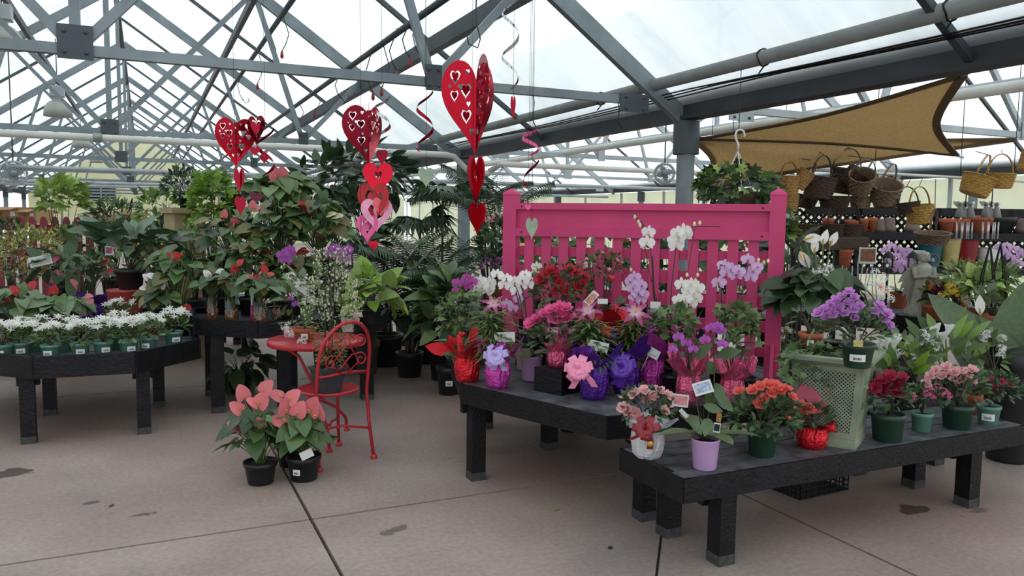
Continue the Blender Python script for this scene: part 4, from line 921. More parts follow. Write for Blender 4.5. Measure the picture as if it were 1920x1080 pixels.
def palm(label,px,py,z,potspec,fr,ln,m=G_PALM,d=None,hub=None,nleaf=26,group=None,arch=.55,name='potted_palm',lw=1.,canes=3,upr=(.5,1.6),width=.3):
    loc,s=place(px,py,z,d); D=s*FPX; t=thing(name,label,'palm',loc,0,group); h=pot(t,s,*potspec)[0] if potspec else 0
    hubp=rel(t,hub[0],hub[1],D) if hub else V((0,0,h)); 
    if hub:
        for k in range(canes): a=TAU*k/max(1,canes); stem(t,[(.04*math.cos(a),.04*math.sin(a),h*.85),hubp+V((.03*math.cos(a),.03*math.sin(a),0))],.014,M_STEMD,'trunk')
    for i in range(fr):
        a=TAU*i/fr*2.6+rnd(-.3,.3); el=rnd(*upr); L=ln*s*rnd(.75,1.1); b=MB(); dv=V((math.cos(a),math.sin(a),el)).normalized(); pts=[]
        p=hubp.copy()
        for k in range(13): pts.append(p.copy()); p+=dv*L/12; dv=(dv+V((0,0,-arch*.17*(.4+k/10)))).normalized()
        b.tube(pts,[.006*(1-k/15) for k in range(13)],4)
        for j in range(nleaf):
            u=.22+.78*j/nleaf; x=u*12; k=min(11,int(x)); q=pts[k].lerp(pts[k+1],x-k); tg=(pts[k+1]-pts[k]).normalized(); sd=tg.cross(UP).normalized()
            for sg in(-1,1): b.add(L_PALM,frame(q,sd*sg+tg*.75+V((0,0,-.15)),UP,(L*width*lw,L*width*math.sin(PI*(.15+.8*u)),L*width)))
        b.build('frond',m,t)
    return t,s,D
def fanpalm(label,px,d,z,potspec,hub,fr,ln,group=None,m=G_PALM):
    loc,s=place(px,None,z,d); D=s*FPX; t=thing('fan_palm',label,'palm',loc,0,group); h=pot(t,s,*potspec)[0]; hb=rel(t,hub[0],hub[1],D); stem(t,[(0,0,h*.8),hb*.5,hb],.015,M_STEMD,'trunk')
    for i in range(fr):
        a=TAU*i/fr+rnd(-.2,.2); el=rnd(.0,.9); dv=V((math.cos(a),math.sin(a),el)).normalized(); q=hb+dv*ln*s*.45; b=MB().tube([hb,hb.lerp(q,.5)+V((0,0,.02)),q],.004,4)
        sd=dv.cross(UP).normalized()
        for k in range(-5,6): c=k*.28; b.add(L_PALM,frame(q,dv*math.cos(c)+sd*math.sin(c)+V((0,0,-.1)),UP,(ln*s*1.6,ln*s*.6*(1-.04*abs(k)),ln*s)))
        b.build('frond',m,t)
    return t,s,D
def trail_ivy(label,px,py,z,potspec,cr,n,ls,d=None,trails=(),m=G_IVY,tp='ivy',group=None,name='potted_ivy',cat='ivy',sep=True):
    loc,s=place(px,py,z,d); D=s*FPX; t=thing(name,label,cat,loc,0,group); h=pot(t,s,*potspec)[0] if potspec else 0
    Ms=[]
    if cr: cx,cy,w,hh=cr; c=rel(t,cx,cy,D); Ms+=crown(n,c,(w*s/2,w*s/2*.8,hh*s/2),ls*s,-.6,.5,-.1)
    b=MB()
    if cr:
        for i in range(8): d_=rdir(-.2); b.tube(sag((0,0,h*.9),(c.x+d_.x*w*s*.4,c.y+d_.y*w*s*.35,c.z+d_.z*hh*s*.4),.1),.003,4)
    for tr in trails:
        P=[rel(t,x,y,D,dz) for x,y,dz in tr]; b.tube(P,.003,4)
        L=sum((P[i+1]-P[i]).length for i in range(len(P)-1)); k=int(L/(ls*s)*2.6)+2
        for i in range(k):
            u=i/k*(len(P)-1); j=int(u); q=P[j].lerp(P[j+1],u-j)+V((rnd(-1,1),rnd(-1,1),rnd(-1,1)))*ls*s*.35; Ms.append(frame(q,V((rnd(-1,1),rnd(-1,1),rnd(-.8,.3))),tocam(loc)*.6+UP*.5+V((rnd(-.4,.4),rnd(-.4,.4),0)),ls*s*rnd(.7,1.15)))
    leaves(t,Ms,tp,m,sep); b.build('stems',M_STEM,t); return t,s,D
# ================================================================ ON THE LOW BENCH
ST=(24,14)
t,s,D,h=azalea('potted_azalea','pale pink azalea in clear white wrap tied with a dark red bow','azalea',1214,855,ZF,None,(1210,765,95,75),[(1190,740),(1207,733),(1222,745),(1178,770),(1192,775),(1245,770),(1252,742),(1238,735),(1212,752),(1168,765)],ls=17,n=110,fmats=[F_LPINK],fs=27,wrap=(55,62,88,22,FO_WHT,3),buds=8)
bow(t,rel(t,1212,805,D,.14),.062,mat('dark_red_ribbon','#84141f',.3,0,.1),10,((-.7,-.55),(.25,-.95)),.42)
b_=MB().lathe([(.001,.002),(.014,.002),(.014,0)],14).build('gold_seal',mat('gold_sticker','#d8b64e',.3,.4),t,frame(rel(t,1219,832,D,.15),(0,0,1),tocam(t.location)))
card(t,rel(t,1276,751,D,.05),.075,.06,None,-.08,None,'plant_card',mat('pink_picture','#d98c93',.6,0,.35,60.),'small white card with a pink picture')
card(t,rel(t,1282,775,D,.04),.02,.05,None,.8)
orchid('lavender pot orchid on the bench front edge with two tall bare spikes and lilac blooms',1321,877,ZF,('plain',MP_LAV,57,53,43),[([(1303,740),(1290,640),(1293,605),(1278,630)],[(1287,643),(1272,632),(1262,655),(1300,655)],[(1268,617),(1310,600)]),([(1337,740),(1338,640),(1330,612),(1352,605)],[(1333,615),(1352,620),(1322,637),(1355,645),(1346,612)],[(1320,620),(1308,628)])],F_PURP,22,ll=95,nl=6,bud=F_PURP)
t=[o for o in C.objects if o.name.startswith('moth_orchid')][-1]; D=at(1321,877,z=ZF)[1]*FPX
card(t,rel(t,1318,727,D,.05),.085,.06,None,.35,None,'plant_card',mat('blue_flower_print','#a9b6cc',.6,0,.5,70.),'tilted card printed with blue flowers'); card(t,rel(t,1344,802,D,.06),.03,.045,None,-.1,.03,'plant_card',MINK); card(t,rel(t,1348,783,D,.06),.022,.04,mat('orange_card','#9c6a35',.6,0,.4,80.),-.1)
# leafy hoya-like climber between
for k in range(9): put('leaf',lmesh('ov',G_ORC),t,frame(rel(t,1300+rnd(0,60),660+rnd(0,130),D,rnd(-.03,.05)),V((rnd(-1,1),rnd(-1,.4),rnd(-.7,.6))),tocam(t.location),.11*rnd(.8,1.2)))
azalea('potted_azalea','coral azalea in a dark green pot with dense dark leaves','azalea',1428,853,ZF,('nursery',MP_GRN,56,56,46),(1430,785,130,105),[(1412,733),(1424,726),(1452,722),(1463,735),(1447,738),(1475,730),(1387,735),(1433,748),(1458,728),(1440,722),(1485,745),(1425,758)],ls=20,n=190,fmats=[F_CORAL],fs=25,buds=5)
t,s,D,h=azalea('potted_azalea','coral azalea in red foil shaped like a watering can, with pink paper','azalea',1522,838,ZF,None,(1518,785,95,60),[(1500,758),(1513,764),(1494,775),(1482,782),(1507,772),(1488,768),(1520,770)],ls=15,n=100,fmats=[F_CORAL],fs=22,wrap=(38,55,62,8,FO_RED,9))
MB().tube([rel(t,1540,812,D,.02),rel(t,1556,802,D,.04),rel(t,1566,800,D,.05)],[.012,.02,.034],10).build('spout',FO_RED,t)
for a in(-.35,.35): put('paper_point',lmesh('ov',mat('pink_tissue','#cf5f73',.6,0,.06,trans=.3)),t,frame(rel(t,1520,775,D,-.02),RGT*math.sin(a)+UP,tocam(t.location),(.3,.15,.15)))
def heart_pts(w,h,n=24):
    P=[]
    for i in range(n):
        a=TAU*i/n; P.append((w/2*math.sin(a)**3, h/2*((13*math.cos(a)-5*math.cos(2*a)-2*math.cos(3*a)-math.cos(4*a))/14.5)))
    return P
def hpick(t,p): o=MB().prism(heart_pts(.042,.04),-.008,.008).build('heart_pick',mat('red_plastic','#d0202a',.25),t,frame(p,(0,0,1),tocam(t.location))@Matrix.Identity(4)); MB().tube([(0,-.015,0),(0,-.12,-.01)],.002,4).build('pick_wire',M_STEM,o)
hpick(t,rel(t,1552,732,D,.0))
azalea('potted_azalea','deep crimson azalea in a dark green pot right of the lattice planter','azalea',1663,825,ZF,('nursery',MP_GRN,52,60,50),(1665,745,85,80),[(1640,728),(1652,715),(1668,708),(1683,720),(1672,728),(1690,712),(1655,735),(1680,738),(1660,722)],ls=14,n=150,fmats=[F_CRIM],fs=30)
azalea('potted_kalanchoe','small pink kalanchoe in a small green pot beside the crimson azalea','kalanchoe',1727,808,ZF,('nursery',MP_TEAL,36,38,30),(1735,748,65,52),[(1745,732),(1757,726),(1768,735),(1776,742),(1738,738),(1750,745),(1762,742),(1714,746)],ls=10,n=120,sep=False,fmats=[F_PINK],fk='cluster',fs=19)
azalea('potted_begonia','pale pink begonia in a dark green pot on the bench right half','begonia',1793,802,ZF,('nursery',MP_GRN,45,55,45),(1800,728,100,75),[(1755,695),(1775,690),(1790,700),(1802,697),(1812,705),(1822,695),(1788,712),(1745,705),(1822,715),(1800,715),(1738,720),(1768,706)],ls=15,n=150,fmats=[F_LPINK],fs=23)
azalea('potted_azalea','dark red small-flowered azalea in a small green pot at the bench right end','azalea',1852,795,ZF,('nursery',MP_TEAL,36,40,32),(1868,730,85,62),[(1858,712),(1878,716),(1845,718),(1893,722),(1868,726),(1852,735)],ls=11,n=160,sep=False,fmats=[F_CRIM],fs=13,stk=(22,13))
shrub('small plant in a clay pot behind the pale pink begonia',1826,None,ZF,(1832,725,50,45),'small',G_MID,10,90,py=776,potspec=('clay',MP_CLAY,38,26,20))
# on the planter
t,s,D,h=azalea('potted_azalea','lavender azalea in a dark green pot on top of the lattice planter','azalea',1607,688,ZGP,('nursery',MP_GRN,46,60,46),(1600,615,135,85),[(1545,580),(1557,572),(1568,565),(1580,558),(1590,570),(1572,580),(1560,590),(1584,588),(1550,594),(1600,580),(1612,575),(1602,560),(1640,585),(1655,598),(1663,590),(1648,575),(1667,610),(1605,598),(1535,588),(1592,548)],ls=14,n=210,fmats=[F_LAV],fs=24,stk=(28,13))
card(t,rel(t,1609,644,D,.12),.04,.03,mat('yellow_tag','#b9b06a',.6,0,.3,60.))
t=shrub('thin green plant in a terracotta pot on the lattice planter',1519,None,ZGP,(1515,600,50,80),'lance',G_MID,26,26,py=655,potspec=('clay',MP_CLAY,32,42,32),stk=(12,11))[0]
t,s,D=anthurium('peace lily with big dark leaves in a brown pot behind the lattice planter',1540,None,ZGP+.02,('nursery',MP_BRN,52,66,48),(1530,545,165,110,60),[],F_WHITE,ls=58,d=4.75,leaf=[G_DARK,G_BLACK],name='peace_lily')
for x,y,a in((1507,440,1.4),(1500,462,2.6),(1527,466,.05),(1543,450,.2),(1557,452,.4),(1838,555,0)):
    if x>1700: continue
    p=rel(t,x,y,D,.05); spathe_flower(t,p-UP*.03,RGT*math.sin(a)+UP*math.cos(a),tocam(t.location)+V((rnd(-.3,.3),0,.1)),.1 if a<1 else .13,F_WHITE,'ov'); stem(t,sag((0,0,.1),p,.04),.004)
for x,y in((1530,505),(1545,512),(1553,502),(1640,512),(1655,520),(1635,530),(1660,545),(1648,528),(1668,560),(1650,555)):
    put('flower',fmesh('cluster',F_WHITE),t,frame(rel(t,x,y,D,rnd(.1,.25)),(1,0,0),tocam(t.location),11*s))
for x,y in((1650,538),(1662,545)): put('flower',fmesh('star',F_CORAL,M_STAMEN),t,frame(rel(t,x,y,D,.2),(1,0,0),tocam(t.location),8*s))
trail_ivy('trailing green ivy spilling over the rim of the lattice planter',1560,None,ZGP,('nursery',MP_BLK,20,40,34),(1500,668,80,40),60,19,d=4.12,trails=([(1550,650,.05),(1480,660,.12),(1470,690,.16),(1475,715,.18)],[(1550,650,.05),(1520,680,.14),(1545,700,.17),(1570,745,.17)],[(1560,650,.05),(1590,660,.15),(1600,690,.2),(1597,735,.19),(1590,775,.17),(1582,800,.16)],[(1540,650,.05),(1610,670,.15),(1618,700,.17),(1610,760,.15)],[(1520,655,.05),(1498,690,.15),(1500,715,.17)]))
# ---- second low bench
def calla(label,px,py,z,potspec,fl,lv,d=None):
    loc,s=place(px,py,z,d); D=s*FPX; t=thing('calla_lily',label,'calla lily',loc); h=pot(t,s,*potspec)[0]
    cx,cy,w,hh,n=lv; c=rel(t,cx,cy,D)
    for i in range(n):
        d_=rdir(-.1); e=V((c.x+d_.x*w*s*.5,c.y+d_.y*w*s*.4,c.z+d_.z*hh*s*.5)); put('leaf',lmesh('ov',(G_MID,G_BRIGHT,G_FERN,G_MID)[i%4]),t,frame(e-UP*.04,(d_.x,d_.y,.9+rnd(-.3,.3)),d_*.5-V((0,0,0))+UP*.4+tocam(loc)*.3,(34*s,54*s*rnd(.7,1.1),50*s)))
    me=shared('calla',lambda:MB().lathe([(.05,0),(.1,.3),(.2,.6),(.34,.85),(.46,.98)],12,0,None,lambda i,j,r,z:(r*(.9+.2*(i>2)*max(0,math.cos(TAU*j/12))),z+.3*(i>2)*max(0,math.cos(TAU*j/12))*(i-2)/2)).mesh('calla',[F_WHITE]))
    for x,y,a in fl:
        p=rel(t,x,y,D,.04); dz=(UP+RGT*a*.7+tocam(loc)*.25).normalized(); put('flower',me,t,frame(p-dz*.03,dz.orthogonal(),dz,24*s)); stem(t,sag((0,0,h*.9),p-dz*.02,.03),.005)
    return t,s,D
calla('white calla lilies with upright green leaves behind the pale pink begonia',1775,None,ZF,('nursery',MP_BLK,40,55,45),[(1757,628,-.5),(1775,625,.5),(1768,640,.05),(1742,640,.1)],(1775,660,110,90,26),d=5.15)
calla('cream calla lilies behind the crimson azalea',1690,None,ZF,('nursery',MP_BLK,40,50,42),[(1662,650,-.1),(1650,655,-.3),(1675,652,.2)],(1690,680,90,60,18),d=5.0)
shrub('white jasmine with waxy leaves between the callas',1712,5.0,ZF,(1708,668,90,95),'ov',[G_MID,G_GREY],28,46,sep=True,potspec=('nursery',MP_BLK,36,44,36),fl=('cluster',F_WHITE,22,12,True))
shrub('white-flowered jasmine at the far right, above the dark red azalea',1860,5.1,ZF,(1855,665,75,85),'ov',[G_MID,G_GREY],26,36,sep=True,potspec=('nursery',MP_BLK,36,44,36),fl=('cluster',F_WHITE,22,12,True),stk=None)
# giant leaved plant on the floor
loc,s=atd(1888,5.3,0); t=thing('giant_leaf_plant','huge glossy paddle leaves in a big black pot at the right edge','plant',loc); pot(t,s,'nursery',MP_BLK,72*3.0,88,72)
D=5.3
for (x0,y0,x1,y1,k) in((1885,740,1800,600,1.0),(1890,740,1860,640,1.0),(1895,740,1925,570,1.2),(1890,740,1835,690,1),(1900,740,1905,640,1.2),(1900,740,1950,640,1.2),(1885,735,1880,700,1)):
    a,b=rel(t,x0,y0,D),rel(t,x1,y1,D,rnd(-.05,.2)); dr=(b-a); L=dr.length; m=a.lerp(b,.25); put('leaf',lmesh('big',G_ORC),t,frame(m,dr+UP*.1,tocam(loc)*.8+UP*.7,(.5*k,max(.4,L),.45))); stem(t,[(0,0,.5),a.lerp(m,.5),m],.008)
p=rel(t,1838,590,D,.1); spathe_flower(t,p,UP+RGT*-.1,tocam(loc),.13,F_WHITE,'ov'); stem(t,[(0,0,.6),p-RGT*-.05+V((0,0,-.25)),p],.005)
# ================================================================ ON THE MIDDLE TABLE
def lbow(t,px,py,D,dz,size,m,nl,tails,w=.36): return bow(t,rel(t,px,py,D,dz),size,m,nl,tails,w)
RB_LIL=mat('lilac_ribbon','#b7a4de',.3,0,.06); RB_PNK=mat('pink_ribbon','#ef8fb2',.3,0,.06); RB_PUR=mat('purple_ribbon','#5f2aa6',.3,0,.1)
t,s,D,h=azalea('foil_wrapped_plant','small plant wrapped in red foil at the left corner of the middle table','plant',876,714,ZM,None,(872,660,55,40),[],ls=16,n=40,wrap=(46,48,74,40,FO_RED,1),fmats=[F_RED]); hpick(t,rel(t,866,627,D,.03))
for x,y,a,l in((822,650,-1.35,48),(897,618,.35,34),(842,640,-.5,28)): put('foil_point',lmesh('ov',FO_RED),t,frame(rel(t,868,668,D,.02).lerp(rel(t,x,y,D,.03),.45),RGT*math.sin(a)+UP*math.cos(a),tocam(t.location),l*s*1.1))
t,s,D,h=lily('lily in magenta foil with a lilac bow, leftmost of the wrapped lilies',933,726,ZM,None,(928,580),[(925,572)],wrap=(50,48,76,50,FO_MAG,2),w=40,fs=42)
lbow(t,930,668,D,.13,.07,RB_LIL,13,((-.1,-.7),(.5,-.75)),.4); price_sign(t,rel(t,946,632,D,.06),.118,.03)
t,s,D,h=lily('lily in dark purple foil with a pink bow and a tilted price sign',1113,747,ZM,None,(1103,600),[(1103,585)],wrap=(62,56,82,55,FO_PUR,4),w=42,fs=44)
lbow(t,1085,692,D,.12,.075,RB_PNK,14,((-.25,-.9),(.8,-.8)),.42); price_sign(t,rel(t,1121,649,D,.05),.115,-.22)
t,s,D,h=lily('lily in purple foil with a big dark purple bow, under the open pink bloom',1172,738,ZM,None,(1192,600),[(1190,588)],wrap=(62,50,84,58,FO_PUR,6),w=40,fs=54)
lbow(t,1165,688,D,.12,.08,RB_PUR,14,((.0,-.9),(-.3,-.8)),.42); price_sign(t,rel(t,1219,659,D,.04),.112,-.42,-.3)
azalea('foil_wrapped_plant','plant in bright magenta foil right of the dark purple bow','plant',1222,732,ZM,None,(1222,655,40,40),[],ls=18,n=30,wrap=(60,46,90,62,FO_MAG,8),fmats=[F_MAG])
orchid('white and lilac orchid in a lavender pot near the left end of the table',996,712,ZM,('plain',MP_LAV,46,42,34),[([(985,620),(975,560),(962,530),(940,515)],[(932,515),(950,522),(965,530),(945,535),(985,515)],[(925,512)]),([(990,620),(982,555),(975,530)],[(980,525),(990,535),(968,545),(984,520)],[(1004,510)])],F_OWHITE,26,lip=F_LIP,stk=None)
orchid('small lilac orchid in a pale pink pot half hidden behind the lavender pot',983,None,ZM,('plain',MP_PINKP,42,34,28),[([(965,600),(958,560)],[(950,570),(962,578),(972,560)],[])],F_LORC,22,d=5.15)
p,h,s=riser(1045,733,62,46,'black wooden cube riser under the hot pink azalea',rot=.42)
t,s,D,h=azalea('potted_azalea','hot pink azalea in pink patterned foil on the black cube','azalea',1047,None,ZM+h,None,(1045,625,105,80),[(1005,598),(1020,590),(1035,583),(1050,590),(1062,580),(1060,600),(1040,600),(1068,592),(995,608),(1056,622),(1013,602),(1050,575)],ls=16,n=170,fmats=[F_PINK],fs=28,d=at(1045,733,z=ZM)[1]*FPX,wrap=(30,44,66,34,FO_PINK,12),leaf=G_AZ)
p,h,s=riser(1150,655,58,60,'taller black riser under the red foil parcel',d=4.75,rot=.42); 
azalea('foil_wrapped_plant','plant wrapped in crumpled red foil on the tall black riser','plant',1148,None,ZM+h,None,(1148,580,40,30),[],ls=14,n=24,d=4.75,wrap=(46,46,72,40,FO_RED,13),fmats=[F_RED])
t=[o for o in C.objects if o.name.startswith('foil_wrapped_plant') and o.parent is None][-1]; card(t,rel(t,1108,560,4.75,.1),.045,.1,None,-.7,None,'gift_tag',mat('floral_print','#c98f7d',.6,0,.6,90.),'white gift tag with a floral print'); card(t,rel(t,1130,565,4.75,.1),.06,.03)
p,h,s=riser(1010,660,62,62,'black riser behind the lavender pot',d=5.25,rot=.2)
azalea('potted_azalea','bright red azalea standing against the left half of the pink fence','azalea',1052,None,ZM+.15,('nursery',MP_PINKP,40,50,40),(1050,545,120,95),[(1023,515),(1033,508),(1042,520),(1050,530),(1068,508),(1080,512),(1072,540),(1088,545),(1098,520),(1020,530),(1045,545),(1062,545),(1082,538),(1013,525),(1040,512),(1092,530)],ls=14,n=190,fmats=[F_RED],fs=24,d=5.0)
riser(1052,None,44,44,'black riser hidden under the bright red azalea',d=5.0,rot=.2) 
shrub('small rosebush arching along the fence above the red azalea',1120,5.12,ZM,(1128,500,90,60),'small',[G_MID,G_AZ],11,200,potspec=('nursery',MP_BLK,36,40,32),fl=('star',F_LPINK,9,14,True),up=0.)
orchid('white orchid left of the fence post with open blooms',905,None,ZM,('plain',MP_BRN,36,36,30),[([(905,600),(903,550),(898,530)],[(893,540),(905,535),(912,545),(918,530),(900,527)],[(886,522)]),([(915,600),(920,545),(916,528)],[(918,540)],[])],F_OWHITE,28,d=5.35,lip=F_LIPW)
orchid('dark purple orchid left of the white orchids, against the shadows',868,None,ZM,('plain',MP_BRN,34,34,28),[([(870,600),(872,545),(876,525)],[(875,520),(886,527),(879,538),(857,530),(855,545),(868,532)],[])],F_MAG,20,d=5.3)
orchid('single tall white orchid before the left side of the fence',1003,None,ZM,('plain',MP_BRN,36,36,30),[([(1000,600),(1006,540),(1008,505)],[(1006,500),(1004,515),(1008,525),(1003,533)],[(1012,488)])],F_OWHITE,22,d=5.25,lip=F_LIPW)
riser(1232,None,50,96,'tall black riser under the tall white orchid in a lavender pot',d=4.72,rot=.3)
orchid('tall white orchid with two blooms high before the pink fence',1232,None,ZM+.3,('plain',MP_LAV,46,42,36),[([(1226,560),(1221,480),(1213,440),(1202,415),(1185,405)],[(1216,435),(1213,455)],[(1200,427),(1197,421),(1190,412)]),([(1228,560),(1224,480)],[],[])],F_OWHITE,30,d=4.72,lip=F_LIPW,stk=(16,10))
orchid('tall white orchid with a cluster of blooms and a long bare tip before the fence',1262,None,ZM,('plain',MP_BRN,40,40,34),[([(1258,560),(1266,480),(1270,450),(1283,432),(1302,425),(1350,425)],[(1262,450),(1272,445),(1282,433),(1268,460),(1284,440),(1270,436)],[(1302,425),(1312,423)])],F_OWHITE,30,d=4.68,lip=F_LIPW)
orchid('lower white orchid with a full cluster of blooms among the ivy',1290,None,ZM,('plain',MP_BLK,40,40,34),[([(1290,600),(1292,560),(1290,540)],[(1278,533),(1290,545),(1300,550),(1285,560),(1305,560),(1295,570),(1272,562),(1308,540),(1296,532)],[(1288,520),(1304,530),(1308,520)])],F_OWHITE,28,d=4.5,lip=F_LIPW)
orchid('pale lilac orchid with a crowded spike above the red foil parcel',1196,None,ZM,('plain',MP_BLK,40,40,34),[([(1200,600),(1198,560),(1190,520)],[(1190,520),(1196,530),(1188,540),(1203,535),(1196,548),(1206,552),(1190,560),(1202,562),(1183,528)],[(1183,510)])],F_LORC,26,d=4.65)
riser(1365,None,50,38,'low black riser under the lilac orchid at the fence right end',d=4.55,rot=.3)
orchid('lilac orchid with flat open blooms before the right end of the fence',1365,None,ZM+.12,('plain',MP_LAV,46,44,36),[([(1355,590),(1352,540),(1350,500),(1355,498)],[(1358,498),(1348,530),(1372,505),(1380,515),(1362,512),(1385,508)],[]),([(1382,590),(1388,530),(1400,500),(1420,492)],[(1402,487),(1412,508),(1408,520),(1420,500)],[(1422,492),(1432,497),(1440,494)])],F_LORC,28,d=4.55)
trail_ivy('green ivy in front of the fence, left of its right post',1395,None,ZM,('nursery',MP_BLK,38,44,36),(1385,605,75,70),90,18,d=4.4,trails=([(1390,600,0),(1355,590,.05),(1340,575,.08)],[(1390,590,0),(1415,610,.05),(1425,640,.08)]))
trail_ivy('green ivy between the white orchid and the pink lily bloom',1262,None,ZM,('nursery',MP_BLK,38,44,36),(1265,610,85,75),100,18,d=4.45,trails=([(1262,600,0),(1250,580,.05),(1235,590,.08)],[(1265,600,0),(1290,590,.05),(1305,600,.07)]))
trail_ivy('bushy ivy at the left end of the middle table',872,None,ZM,('nursery',MP_BLK,40,46,38),(868,595,105,105),170,15,d=5.1,m=[G_IVY,G_MID])
azalea('foil_wrapped_plant','plant in hot pink foil behind the lilac orchid','plant',1290,None,ZM,None,(1290,655,40,40),[],ls=14,n=26,d=4.25,wrap=(52,46,76,60,FO_PINK,15),fmats=[F_PINK])
t,s,D,h=azalea('foil_wrapped_plant','flowering plant in crumpled pink foil below the flat lilac blooms','plant',1372,None,ZM,None,(1365,660,60,50),[(1352,655),(1372,650)],ls=16,n=40,d=4.2,wrap=(50,46,68,50,FO_PINK,17),fmats=[F_OWHITE],fk='az',fs=16)
card(t,rel(t,1356,632,D,.0),.06,.03)
# ================================================================ BISTRO SET AND FLOOR POTS
anthurium('salmon anthurium in a black pot on the floor, left of the pair',489,905,0,('nursery',MP_BLK,42,60,46),(480,815,90,110,30),[(455,738),(475,755),(490,752),(445,765),(498,728),(470,790),(448,800),(488,795)],F_SALM,fs=37,ls=38,off=.6,leaf=[G_ANTH,G_ANTH,G_ANTHD])
t,s,D=anthurium('salmon anthurium in a black pot with a white tag, right of the floor pair',570,898,0,('nursery',MP_BLK,46,62,48),(565,815,98,105,28),[(520,742),(535,765),(548,745),(560,770),(585,765),(595,772),(527,790)],F_SALM,fs=41,ls=40,leaf=[G_ANTH,G_ANTH,G_ANTHD],stk=(14,11),off=-.5); card(t,rel(t,575,852,D,.13),.075,.05,None,.4)
shrub('plain black pot of leaves between the two salmon anthuriums',543,None,0,(540,810,50,60),'heart',G_ANTH,34,10,py=872,potspec=('nursery',MP_BLK,36,46,38),sep=True)
# jasmine column on the chair seat
sl,s=at(615,735,z=S+.006); t=thing('jasmine_topiary','tall jasmine column with white buds in a square grey pot on the red chair','jasmine',sl); D=s*FPX
pm=mat('square_grey_pot','#34363c',.5,0,.1); hw=.09
MB().lathe([(.001,0),(.082,0),(.118,.15),(.128,.15),(.128,.165),(.112,.165),(.105,.14),(.001,.14)],4,0,Matrix.Rotation(PI/4+.35,4,'Z')).build('pot',pm,t,smooth=False)
M_=[]; 
for i in range(1500):
    y=rnd(470,690); w=(30 if y<520 else 46 if y<560 else 58 if y<610 else 38 if y<650 else 26); a=rnd(0,TAU); q=rel(t,622 if y>560 else 618,y,D); k=math.sqrt(rnd(.1,1)); p=q+V((math.cos(a)*w*s*k,math.sin(a)*w*s*.8*k,0)); M_.append(frame(p,V((math.cos(a),math.sin(a),rnd(-.5,.7))),UP+V((rnd(-.6,.6),rnd(-.6,.6),0)),7.5*s*rnd(.7,1.3)))
leaves(t,M_,'small',[G_MID,G_FERN],False)
b=MB(); bt=FM['bud']()
for i in range(330):
    y=rnd(465,600); a=rnd(0,TAU); w=(34 if y<520 else 50 if y<560 else 60)*math.sqrt(rnd(.4,1)); q=rel(t,622,y,D); p=q+V((math.cos(a)*w*s,math.sin(a)*w*s*.8,0)); b.add(bt,frame(p,(1,0,0),V((math.cos(a)*.5,math.sin(a)*.5,1)),4.2*s*rnd(.7,1.5)))
b.build('buds',petal('jasmine_bud','#dcd8bf'),t,kind='stuff'); stem(t,[(0,0,.13),rel(t,620,600,D),rel(t,620,480,D)],.008,M_STEMD)
for k in(-1,1): stem(t,[(.02*k,0,.13),rel(t,620+k*8,490,D)],.004,M_STEMD,'support_cane')
def waxjasmine(label,px,py,z,potspec,cr,fl,d=None,n=40,stk=None):
    loc,s=place(px,py,z,d); D=s*FPX; t=thing('potted_jasmine',label,'jasmine',loc); h=pot(t,s,*potspec,label=stk)[0]; cx,cy,w,hh=cr; c=rel(t,cx,cy,D); leaves(t,crown(n,c,(w*s/2,w*s*.4,hh*s/2),32*s,-.6),'ov',[G_GREY,G_MID],True)
    b=MB()
    for k in range(5): d_=rdir(-.1); b.tube(sag((0,0,h*.9),(c.x+d_.x*w*s*.4,c.y+d_.y*w*s*.3,c.z+d_.z*hh*s*.4),.1),.004,4)
    b.build('stems',M_STEM,t)
    for x,y in fl: put('flower',fmesh('cluster',F_WHITE),t,frame(rel(t,x,y,D,.08),(1,0,0),tocam(loc)+V((rnd(-.4,.4),0,.3)),12*s))
waxjasmine('white waxy jasmine in a clay pot on the red bistro table',571,640,.727,('clay',MP_CLAY,26,40,30),(565,565,95,90),[(545,520),(556,535),(552,548),(575,545),(585,535),(580,560),(592,568),(537,612),(542,625),(566,642),(560,528),(570,528)],stk=(12,11))
orchid('small orchid in a pale ceramic pot on the red bistro table beside the clay pot',548,632,.727,('plain',MP_PINKP,22,28,22),[([(548,590),(545,560)],[(545,560),(555,570)],[])],F_PURP,16,ll=40)
orchid('small pot of pink flowers on the red bistro table behind the chair back',652,622,.727,('plain',MP_WHT,26,26,20),[([(655,600),(660,590)],[(660,592),(668,600),(672,590)],[])],F_LPINK,14,ll=36)
# floor plants in the middle
palm('big dark kentia palm in a black pot on the floor left of the column',768,705,0,('nursery',MP_BLK,46,50,42),15,210,hub=(768,640),canes=5,upr=(1.0,3.2),arch=.5)
palm('second dark palm behind the kentia palm',800,None,0,('nursery',MP_BLK,60,60,50),13,200,d=8.6,hub=(805,560),upr=(.6,2.6),nleaf=24)
palm('third dark palm left of the kentia, behind the pothos',725,None,0,('nursery',MP_BLK,60,60,50),13,170,d=8.4,hub=(728,560),upr=(.5,2.4),nleaf=24)
shrub('leafy cast-iron plant in a black pot with a white sticker beside the middle table',842,None,0,(835,590,85,170),'big',[G_DARK,G_MID,G_ANTH],44,75,py=738,potspec=('nursery',MP_BLK,52,46,38),sep=True,stk=(13,10))
shrub('long-leaved grey green foliage above the ivy, left of the orchids',830,7.7,0,(812,545,95,75),'ov',[G_GREY,G_MID],40,40,sep=True,potspec=('nursery',MP_BLK,60,50,42))
shrub('dark leafy plant in a black pot on the floor under the vase table',450,7.0,0,(455,678,70,45),'big',G_DARK,45,24,potspec=('nursery',MP_BLK,30,40,32),sep=True,zmin=-.9)
shrub('brown pot with a leafy plant on the floor behind the red chair',688,None,0,(690,610,60,60),'ov',G_DARK,24,50,py=700,potspec=('nursery',MP_BRN,62,46,36))
